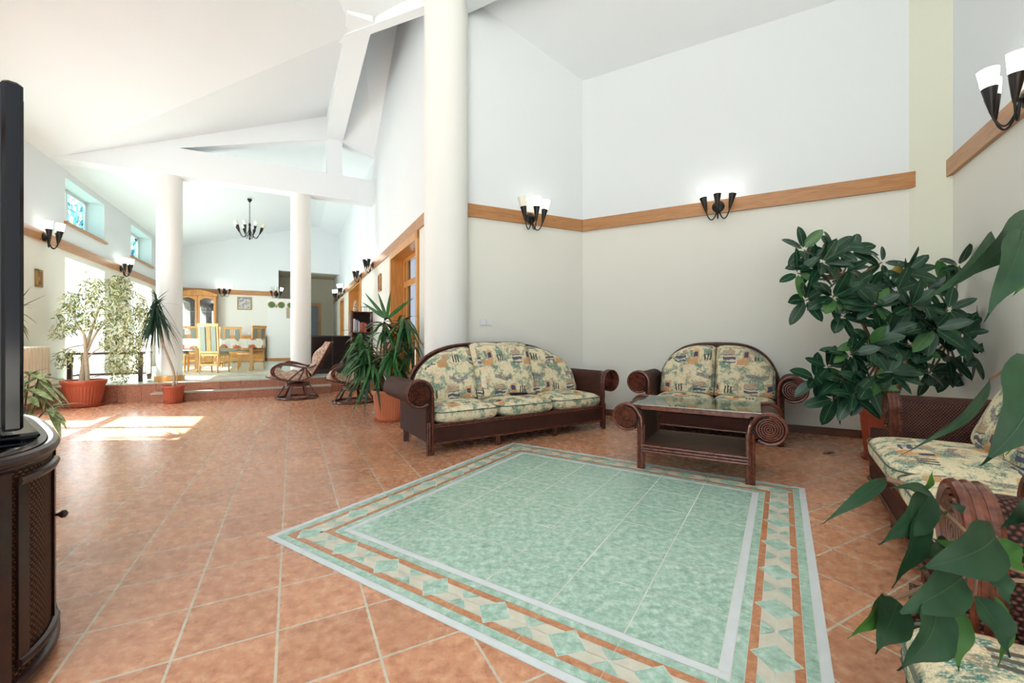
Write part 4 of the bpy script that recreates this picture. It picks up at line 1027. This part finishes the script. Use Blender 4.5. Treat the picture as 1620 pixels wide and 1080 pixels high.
for k, ci in enumerate(cols):
    w_ = (.03, .024, .03, .028, .05, .045, .05)[k]; hh = (.30, .27, .28, .25, .22, .23, .21)[k]
    o = MB().bbox(0, w_-.003, -.12, .08, 0, hh, 0, .002).build('book', M_BOOKS[ci], loc=H(9.66, 1.34+x, .3+.896), rz=HROT)
    tag(o, '%s book on the upper shelf of the rattan bookcase, %s from the left' % (labs[k], ['first', 'second', 'third', 'fourth', 'fifth', 'sixth', 'seventh'][k]), 'book', 'books in the rattan bookcase'); x += w_
tag(MB().lathe([(.05, 0), (.06, .04), (.035, .12), (.045, .18), (.02, .24), (.0, .26)], 14).build('figurine', M_FLORAL, loc=H(9.66, 1.22, 1.646), smooth=True), 'pale figurine standing on top of the rattan bookcase', 'figurine')
wr = MB()
for z in (0.006, .12): wr.tube([(.09*cos(2*pi*k/16), .06*sin(2*pi*k/16), z) for k in range(16)], .004, 5, closed=True)
for k in range(4): a = pi/2*k; wr.tube([(.09*cos(a), .06*sin(a), .006), (.09*cos(a), .06*sin(a), .12)], .004, 5)
tag(wr.build('wire_basket', M_IRON, loc=H(9.64, 1.42, 1.645), smooth=True), 'small black wire basket on top of the rattan bookcase', 'basket')

# ---------------------------------------------------------------- plants
def pot(name, loc, r, h, mat, label, rz=0, ribs=True, saucer=True, sx=1.0):
    root = empty(name, loc, rz); tag(root, label, 'potted plant')
    mb = MB(); n = 144; z0 = .022
    prof = [(.0, z0), (r*.72, z0), (r*.74, z0+.02), (r*.90, h*.72), (r*.91, h*.74), (r*.92, h*.80), (r*1.0, h*.86), (r*1.03, h*.97), (r*1.0, h), (r*.94, h), (r*.90, h*.88), (0, h*.87)]
    vs = []; fs = []
    for i, (rr, z) in enumerate(prof):
        for k in range(n):
            a = 2*pi*k/n; q = rr*(1+(.018*(1 if (k//2) % 2 else -1) if ribs and i in (2, 3) else 0)); vs.append((q*cos(a)*sx, q*sin(a), z))
    for i in range(len(prof)-1):
        for k in range(n): l = (k+1) % n; fs.append((i*n+k, i*n+l, (i+1)*n+l, (i+1)*n+k))
    mb.add(vs, fs); mb.build('pot', mat, root, True)
    MB().lathe([(0, h*.88), (r*.9, h*.88), (0, h*.90)], 24, sx=sx).build('soil', M_SOIL, root)
    if saucer: MB().lathe([(0, 0), (r*.82, 0), (r*.95, .03), (r*.91, .03), (r*.8, .012), (0, .012)], 36, sx=sx).build('saucer', mat, root, True)
    return root
def inroom(p):
    p = Vector(p); v = p.x*VV.x+p.y*VV.y; u = p.x*UU.x+p.y*UU.y
    if p.x < 0: return v > VL+.04 and v < VR-.04
    return (p-A0).dot(nb) > .03 and (p-R0).dot(nrw) > .04
def rv(): return Vector((random.uniform(-1, 1), random.uniform(-1, 1), random.uniform(-1, 1)))

# variegated fig by the steps
fl = Vector((-6.74, 6.62, 0)); fg = pot('potted_fig_tree', fl, .255, .42, M_POT, 'bushy variegated fig tree in a wide red pot before the raised floor', sx=1.08)
def loc_(p, o): return Vector(p)-Vector(o)
tr = MB()
b0 = Vector((0, 0, .36))
for pts, r0, r1 in (([(-.05, 0, .36), P(132, 575, 6.7)-fl, P(138, 545, 6.75)-fl, P(152, 500, 6.8)-fl, P(165, 470, 6.85)-fl], .035, .012), ([(.04, .02, .36), P(136, 560, 6.65)-fl, P(133, 530, 6.6)-fl, P(120, 510, 6.6)-fl, P(112, 480, 6.6)-fl], .03, .010),
                    ([P(136, 560, 6.65)-fl, P(150, 530, 6.7)-fl, P(175, 500, 6.75)-fl, P(200, 480, 6.8)-fl], .02, .008), ([P(132, 575, 6.7)-fl, P(150, 555, 6.6)-fl, P(180, 545, 6.6)-fl, P(205, 560, 6.65)-fl], .014, .006), ([P(134, 545, 6.65)-fl, P(110, 550, 6.55)-fl, P(90, 560, 6.5)-fl], .012, .005)):
    n = len(pts); tr.curve(pts, [r0+(r1-r0)*i/(n-1) for i in range(n)], 8)
tr.build('trunk', M_BARK, fg, True)
fo_ = MB(); blobs = [(135, 480, 30, 22), (165, 465, 30, 22), (190, 455, 22, 20), (150, 450, 24, 12), (200, 480, 28, 26), (215, 510, 20, 26), (185, 510, 28, 24), (160, 505, 26, 16), (110, 500, 24, 22), (98, 520, 18, 12), (125, 515, 22, 12), (205, 540, 22, 18), (180, 545, 20, 14), (195, 572, 26, 20), (215, 560, 12, 30), (178, 580, 14, 14), (108, 560, 22, 10), (100, 572, 14, 12), (190, 595, 14, 10), (112, 475, 18, 14), (85, 530, 10, 6), (184, 442, 14, 8), (170, 535, 16, 14), (225, 490, 10, 18)]
for bx, by, rx, ry in blobs:
    cnt = int(rx*ry*.48)+16
    for _ in range(cnt):
        while True:
            a, b = random.uniform(-1, 1), random.uniform(-1, 1)
            if a*a+b*b < 1: break
        Y = 6.7+random.uniform(-.38, .42); p = P(bx+a*rx*1.02, by+b*ry*1.02, Y)
        d = Vector((random.uniform(-.8, .8), random.uniform(-.8, .8), random.uniform(-1.0, .1)))
        if inroom(p+d*.06): fo_.leaf(p-fl, d, rv(), random.uniform(.045, .075), random.uniform(.014, .022), .15, .2, 3, 0 if random.random() < .6 else 1)
fo_.build('foliage', [M_VAR1, M_VAR2], fg)

# leaning dracaena
dl_ = Vector((-5.62, 6.98, 0)); dr = pot('potted_dracaena', dl_, .155, .29, M_POT, 'leaning dracaena with a drooping dark leaf tuft in a small red pot')
crown = P(247, 474, 7.0)-dl_
t_ = MB(); pts = [Vector((0, 0, .25)), P(275, 590, 7.0)-dl_, P(264, 560, 7.0)-dl_, P(253, 530, 7.0)-dl_, P(249, 500, 7.0)-dl_, crown]; t_.curve(pts, [.024, .02, .016, .013, .012, .012], 8); t_.tube([Vector((.06, 0, .25)), Vector((.055, 0, .52))], .008, 6); t_.build('trunk', M_BARK, dr, True)
f = MB()
for k in range(110):
    a = random.uniform(0, 2*pi); up = random.choice([random.uniform(-2.8, -.7)]*4+[random.uniform(.4, 2.2)]); d = Vector((cos(a), sin(a), up)); L = random.uniform(.45, .85) if up < 0 else random.uniform(.3, .5)
    f.leaf(crown+Vector((0, 0, random.uniform(-.25, .05))), d, Vector((0, 0, 1)), L*.8, .024, .35, .2, 7, 0, .7, .6)
f.leaf(crown, P(273, 453, 6.8)-dl_-crown, Vector((0, 0, 1)), .42, .012, .0, .2, 5)
f.leaf(crown, P(226, 446, 6.9)-dl_-crown, Vector((0, 0, 1)), .42, .012, .0, .2, 5)
f.build('foliage', M_YUCCAD, dr)

# strap leaved plant behind the long sofa
yl = Vector((-1.60, 5.50, 0)); yu = pot('potted_yucca', yl, .225, .40, M_POT2, 'large glossy strap leaved plant in an orange pot beside the long sofa')
heads = [(P(608, 512, 5.55), 46), (P(578, 555, 5.45), 56), (P(640, 505, 5.5), 36), (P(620, 560, 5.4), 60), (P(590, 575, 5.35), 60), (P(650, 545, 5.6), 40), (P(570, 530, 5.7), 40)]
st = MB(); f = MB()
for hp, nn in heads:
    hp = hp-yl; st.tube([(hp.x*.12, hp.y*.12, .34), (hp.x*.5, hp.y*.5, .34+(hp.z-.34)*.5), hp], [.022, .018, .014], 8)
    for k in range(nn):
        a = random.uniform(0, 2*pi); up = random.uniform(-.9, .8); d = Vector((cos(a), sin(a), up)); L = random.uniform(.32, .48)
        if up > .6: L *= .85
        if inroom(hp+yl+d.normalized()*L): f.leaf(hp+Vector((0, 0, random.uniform(-.14, .04))), d, Vector((0, 0, 1)), L, random.uniform(.034, .048), random.uniform(.35, .8), .3, 8, 0 if random.random() < .75 else 1, .75, .62)
for tipx, tipy in ((618, 460), (577, 463), (598, 462), (655, 470), (573, 478), (641, 478)):
    b_ = P(612, 505, 5.55)-yl; tp = P(tipx, tipy, 5.5)-yl; f.leaf(b_, tp-b_, Vector((0, -1, .2)), (tp-b_).length, .045, .0, .3, 6, 0, .75, .62)
st.build('stem', M_BARKD, yu, True); f.build('foliage', [M_YUCCA, M_YUCCAD], yu, True)

# rubber plant in the alcove corner
rl = Vector((3.25, 3.64, 0)); rp = pot('potted_rubber_plant', rl, .20, .47, M_POT, 'big dark green rubber plant with oval leaves in the alcove corner', saucer=True)
st = MB(); f = MB()
ros = [(1272, 395, 3.7, 6), (1262, 432, 3.6, 6), (1275, 475, 3.6, 7), (1318, 395, 3.7, 9), (1345, 398, 3.8, 10), (1300, 415, 3.6, 8), (1318, 470, 3.5, 10), (1350, 455, 3.5, 8), (1336, 430, 3.7, 6), (1375, 455, 3.6, 9), (1385, 485, 3.4, 9), (1430, 432, 3.6, 8), (1418, 460, 3.5, 9), (1440, 485, 3.4, 9), (1465, 460, 3.6, 8), (1495, 450, 3.7, 8), (1518, 420, 3.7, 7), (1500, 490, 3.4, 9), (1478, 520, 3.3, 10), (1520, 530, 3.3, 8), (1545, 500, 3.5, 9), (1560, 475, 3.6, 6), (1585, 545, 3.4, 7), (1540, 560, 3.4, 8), (1500, 560, 3.5, 8), (1345, 560, 3.3, 8), (1375, 545, 3.3, 10), (1400, 530, 3.4, 10), (1440, 545, 3.4, 9), (1375, 610, 3.2, 11), (1330, 600, 3.3, 8), (1310, 580, 3.4, 7), (1405, 590, 3.2, 9), (1350, 625, 3.2, 6), (1430, 575, 3.4, 9), (1500, 590, 3.8, 8), (1525, 600, 3.8, 6), (1290, 600, 3.4, 7), (1320, 630, 3.3, 5), (1410, 505, 3.5, 9), (1460, 505, 3.5, 9), (1280, 420, 3.65, 6), (1330, 500, 3.5, 5), (1395, 415, 3.7, 4), (1470, 590, 3.6, 6)]
trunk_top = [P(1395, 560, 3.5), P(1330, 440, 3.65), P(1440, 520, 3.55), P(1500, 540, 3.55)]
base = Vector((0, 0, .42))
for tt in trunk_top:
    q = tt-rl; st.tube([base, Vector((q.x*.3, q.y*.3, .42+(q.z-.42)*.5)), q], [.016, .014, .011], 8)
for (px, py, Y, n) in ros:
    c = P(px, py, Y)-rl; nt_ = min(trunk_top, key=lambda q: (q-rl-c).length)-rl
    st.tube([nt_, (nt_+c)/2+Vector((0, 0, -.03)), c], [.009, .008, .006], 6)
    n = int(n*1.25)
    for k in range(n):
        a = 2*pi*k/n+random.uniform(-.4, .4); d = Vector((cos(a), random.uniform(-.75, .25), sin(a)*.85)); L = random.uniform(.145, .225)
        nr = Vector((random.uniform(-.4, .4), -1, random.uniform(.3, 1.1)))
        if inroom(c+rl+d.normalized()*(L+.02)): f.leaf(c+d.normalized()*.02, d, nr, L, L*random.uniform(.42, .5), random.uniform(-.05, .25), random.uniform(.1, .3), 8, 0 if random.random() < .9 else 1, .55, .88, 3)
f.leaf(P(1430, 428, 3.6)-rl, (-1, -.2, .15), (0, -1, .4), .13, .07, .1, .1, 6, 2, .8)
f.build('foliage', [M_RUBBER, M_RUBBER2, M_YELLOW, M_RIB], rp, True); st.build('stem', M_BARKD, rp, True)
sk = MB(); a_ = P(1345, 425, 3.78)-rl; sk.tube([Vector((.03, .05, .42)), a_], .016, 6); b_ = P(1450, 545, 3.75)-rl; sk.tube([Vector((.06, .06, .42)), b_+Vector((0, 0, .1))], .013, 6); sk.build('stake', M_STAKE, rp)

# plants half hidden by the television
cl_ = Vector((-3.92, 3.35, 0)); cp = pot('potted_croton', cl_, .17, .30, M_POT, 'pale variegated leafy plant peeking out behind the television and its cabinet')
f = MB(); st = MB()
for k in range(9):
    a = 2*pi*k/9; q = Vector((.16*cos(a), .16*sin(a), random.uniform(.5, .8))); st.tube([(0, 0, .26), q], .006, 5)
    for j in range(10): dd = rv(); dd.z = dd.z*.6-.05; f.leaf(q+Vector((0, 0, -.08*random.random())), dd, Vector((0, 0, 1)), random.uniform(.12, .26), .06, .4, .2, 5)
for (x, y, L) in ((85, 628, .0), (70, 678, 0), (75, 600, 0), (62, 640, 0), (60, 668, 0)):
    tp = P(x, y, 3.25)-cl_; b_ = P(45, y-14, 3.3)-cl_; f.leaf(b_, tp-b_, (0, -.3, 1), (tp-b_).length*1.0, .05, .12, .2, 6)
f.build('foliage', M_CROTON, cp); st.build('stem', M_BARKD, cp)
dl2 = Vector((-5.3, 4.45, 0)); d2 = pot('potted_dracaena', dl2, .14, .26, M_POT, 'spiky plant hidden by the television, only thin leaf tips showing')
cr = Vector((0, 0, 1.35)); MB().tube([(0, 0, .22), cr], .02, 8).build('trunk', M_BARK, d2, True)
f = MB()
for k in range(44):
    a = random.uniform(pi*.55, 1.45*pi); f.leaf(cr, (cos(a), sin(a), random.uniform(-.9, 1.0)), (0, 0, 1), random.uniform(.3, .5), .022, .3, .2, 6, 0, .7, .6)
for x, y in ((74, 466), (50, 452), (48, 527), (44, 505), (46, 512)):
    tp = P(x, y, 4.5)-dl2; f.leaf(cr, tp-cr, (0, 0, 1), (tp-cr).length, .022, 0, .2, 5, 0, .7, .6)
f.build('foliage', M_YUCCAD, d2)

# fig close to the camera on the right
nl = Vector((.86, -.10, 0)); nf = pot('potted_fig_tree', nl, .16, .30, M_POT, 'fig tree beside the camera whose large dark leaves hang in the right foreground')
leaves = [((1625, 338), (1500, 455), 46, .50, 0), ((1618, 366), (1555, 510), 54, .46, 0), ((1568, 366), (1443, 486), 20, .55, 0), ((1625, 562), (1549, 737), 86, .44, 0), ((1566, 600), (1424, 720), 17, .50, 0),
          ((1402, 757), (1297, 831), 20, .56, 0), ((1472, 778), (1388, 862), 48, .54, 0), ((1472, 784), (1402, 772), 15, .53, 0), ((1460, 800), (1410, 930), 36, .53, 0), ((1454, 776), (1475, 742), 13, .55, 1),
          ((1460, 822), (1502, 802), 26, .56, 1), ((1497, 796), (1524, 815), 22, .55, 0), ((1575, 848), (1448, 900), 74, .50, 0), ((1500, 862), (1450, 880), 36, .55, 0), ((1522, 912), (1410, 975), 58, .49, 0),
          ((1482, 940), (1418, 1060), 66, .48, 0), ((1492, 944), (1516, 1062), 42, .50, 1), ((1546, 890), (1600, 962), 46, .49, 0), ((1542, 942), (1596, 1040), 52, .48, 0), ((1396, 938), (1339, 1010), 26, .53, 1),
          ((1420, 950), (1384, 1034), 52, .52, 0), ((1558, 862), (1625, 908), 58, .56, 1), ((1625, 796), (1577, 838), 22, .50, 0), ((1572, 940), (1578, 1054), 26, .54, 1), ((1625, 800), (1612, 860), 30, .48, 0),
          ((1545, 880), (1470, 850), 34, .56, 1), ((1625, 610), (1575, 660), 34, .53, 1), ((1640, 380), (1600, 470), 40, .58, 1), ((1625, 660), (1590, 720), 24, .54, 1)]
f = MB()
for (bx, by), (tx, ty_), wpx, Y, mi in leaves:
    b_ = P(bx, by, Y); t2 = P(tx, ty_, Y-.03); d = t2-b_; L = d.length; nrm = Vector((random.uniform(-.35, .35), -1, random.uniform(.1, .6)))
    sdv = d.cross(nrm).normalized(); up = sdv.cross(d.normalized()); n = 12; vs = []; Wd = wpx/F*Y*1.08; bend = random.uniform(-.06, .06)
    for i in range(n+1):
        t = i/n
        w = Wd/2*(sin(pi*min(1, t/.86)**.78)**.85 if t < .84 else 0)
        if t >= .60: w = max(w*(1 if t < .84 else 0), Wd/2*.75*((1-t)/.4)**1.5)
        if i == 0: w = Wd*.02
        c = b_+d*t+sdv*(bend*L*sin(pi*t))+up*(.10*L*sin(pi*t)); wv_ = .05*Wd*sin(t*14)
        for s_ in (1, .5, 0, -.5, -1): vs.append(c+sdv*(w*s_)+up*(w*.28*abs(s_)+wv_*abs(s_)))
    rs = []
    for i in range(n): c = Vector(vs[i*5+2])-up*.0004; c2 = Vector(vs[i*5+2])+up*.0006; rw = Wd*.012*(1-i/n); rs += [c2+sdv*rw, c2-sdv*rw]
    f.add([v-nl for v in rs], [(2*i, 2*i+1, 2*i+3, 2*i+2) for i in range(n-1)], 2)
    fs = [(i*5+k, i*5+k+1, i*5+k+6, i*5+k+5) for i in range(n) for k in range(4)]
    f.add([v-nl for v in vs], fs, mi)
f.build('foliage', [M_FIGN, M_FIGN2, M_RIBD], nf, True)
br = MB()
for pts, r0 in (([(1640, 912, .54), (1595, 895, .54), (1559, 870, .54), (1520, 835, .54), (1478, 796, .545), (1440, 770, .55), (1402, 757, .56)], .0034), ([(1640, 920, .53), (1575, 915, .52), (1532, 905, .51), (1500, 912, .51), (1420, 945, .52), (1396, 938, .53)], .0026),
                ([(1478, 796, .545), (1460, 815, .545)], .0015), ([(1532, 905, .51), (1490, 945, .50)], .0016), ([(1559, 870, .54), (1575, 848, .51)], .0018), ([(1546, 905, .52), (1542, 942, .49)], .0016),
                ([(1660, 330, .55), (1625, 345, .52)], .003), ([(1655, 560, .50), (1625, 565, .46), (1566, 600, .5)], .0016)):
    br.curve([P(*q)-nl for q in pts], r0, 6)
# main stem and limbs, out of frame to the right
br.tube([(0, 0, .25), (.02, .10, .55), P(1690, 700, .60)-nl, P(1700, 480, .62)-nl, P(1680, 300, .62)-nl], [.014, .012, .010, .008, .005], 8)
br.tube([P(1690, 700, .60)-nl, P(1680, 880, .57)-nl, P(1640, 914, .54)-nl], [.006, .005, .0035], 6); br.tube([P(1700, 480, .62)-nl, P(1655, 560, .5)-nl], .003, 6); br.tube([P(1690, 380, .62)-nl, P(1660, 330, .55)-nl], .003, 6)
br.build('branch', M_BARKD, nf, True)
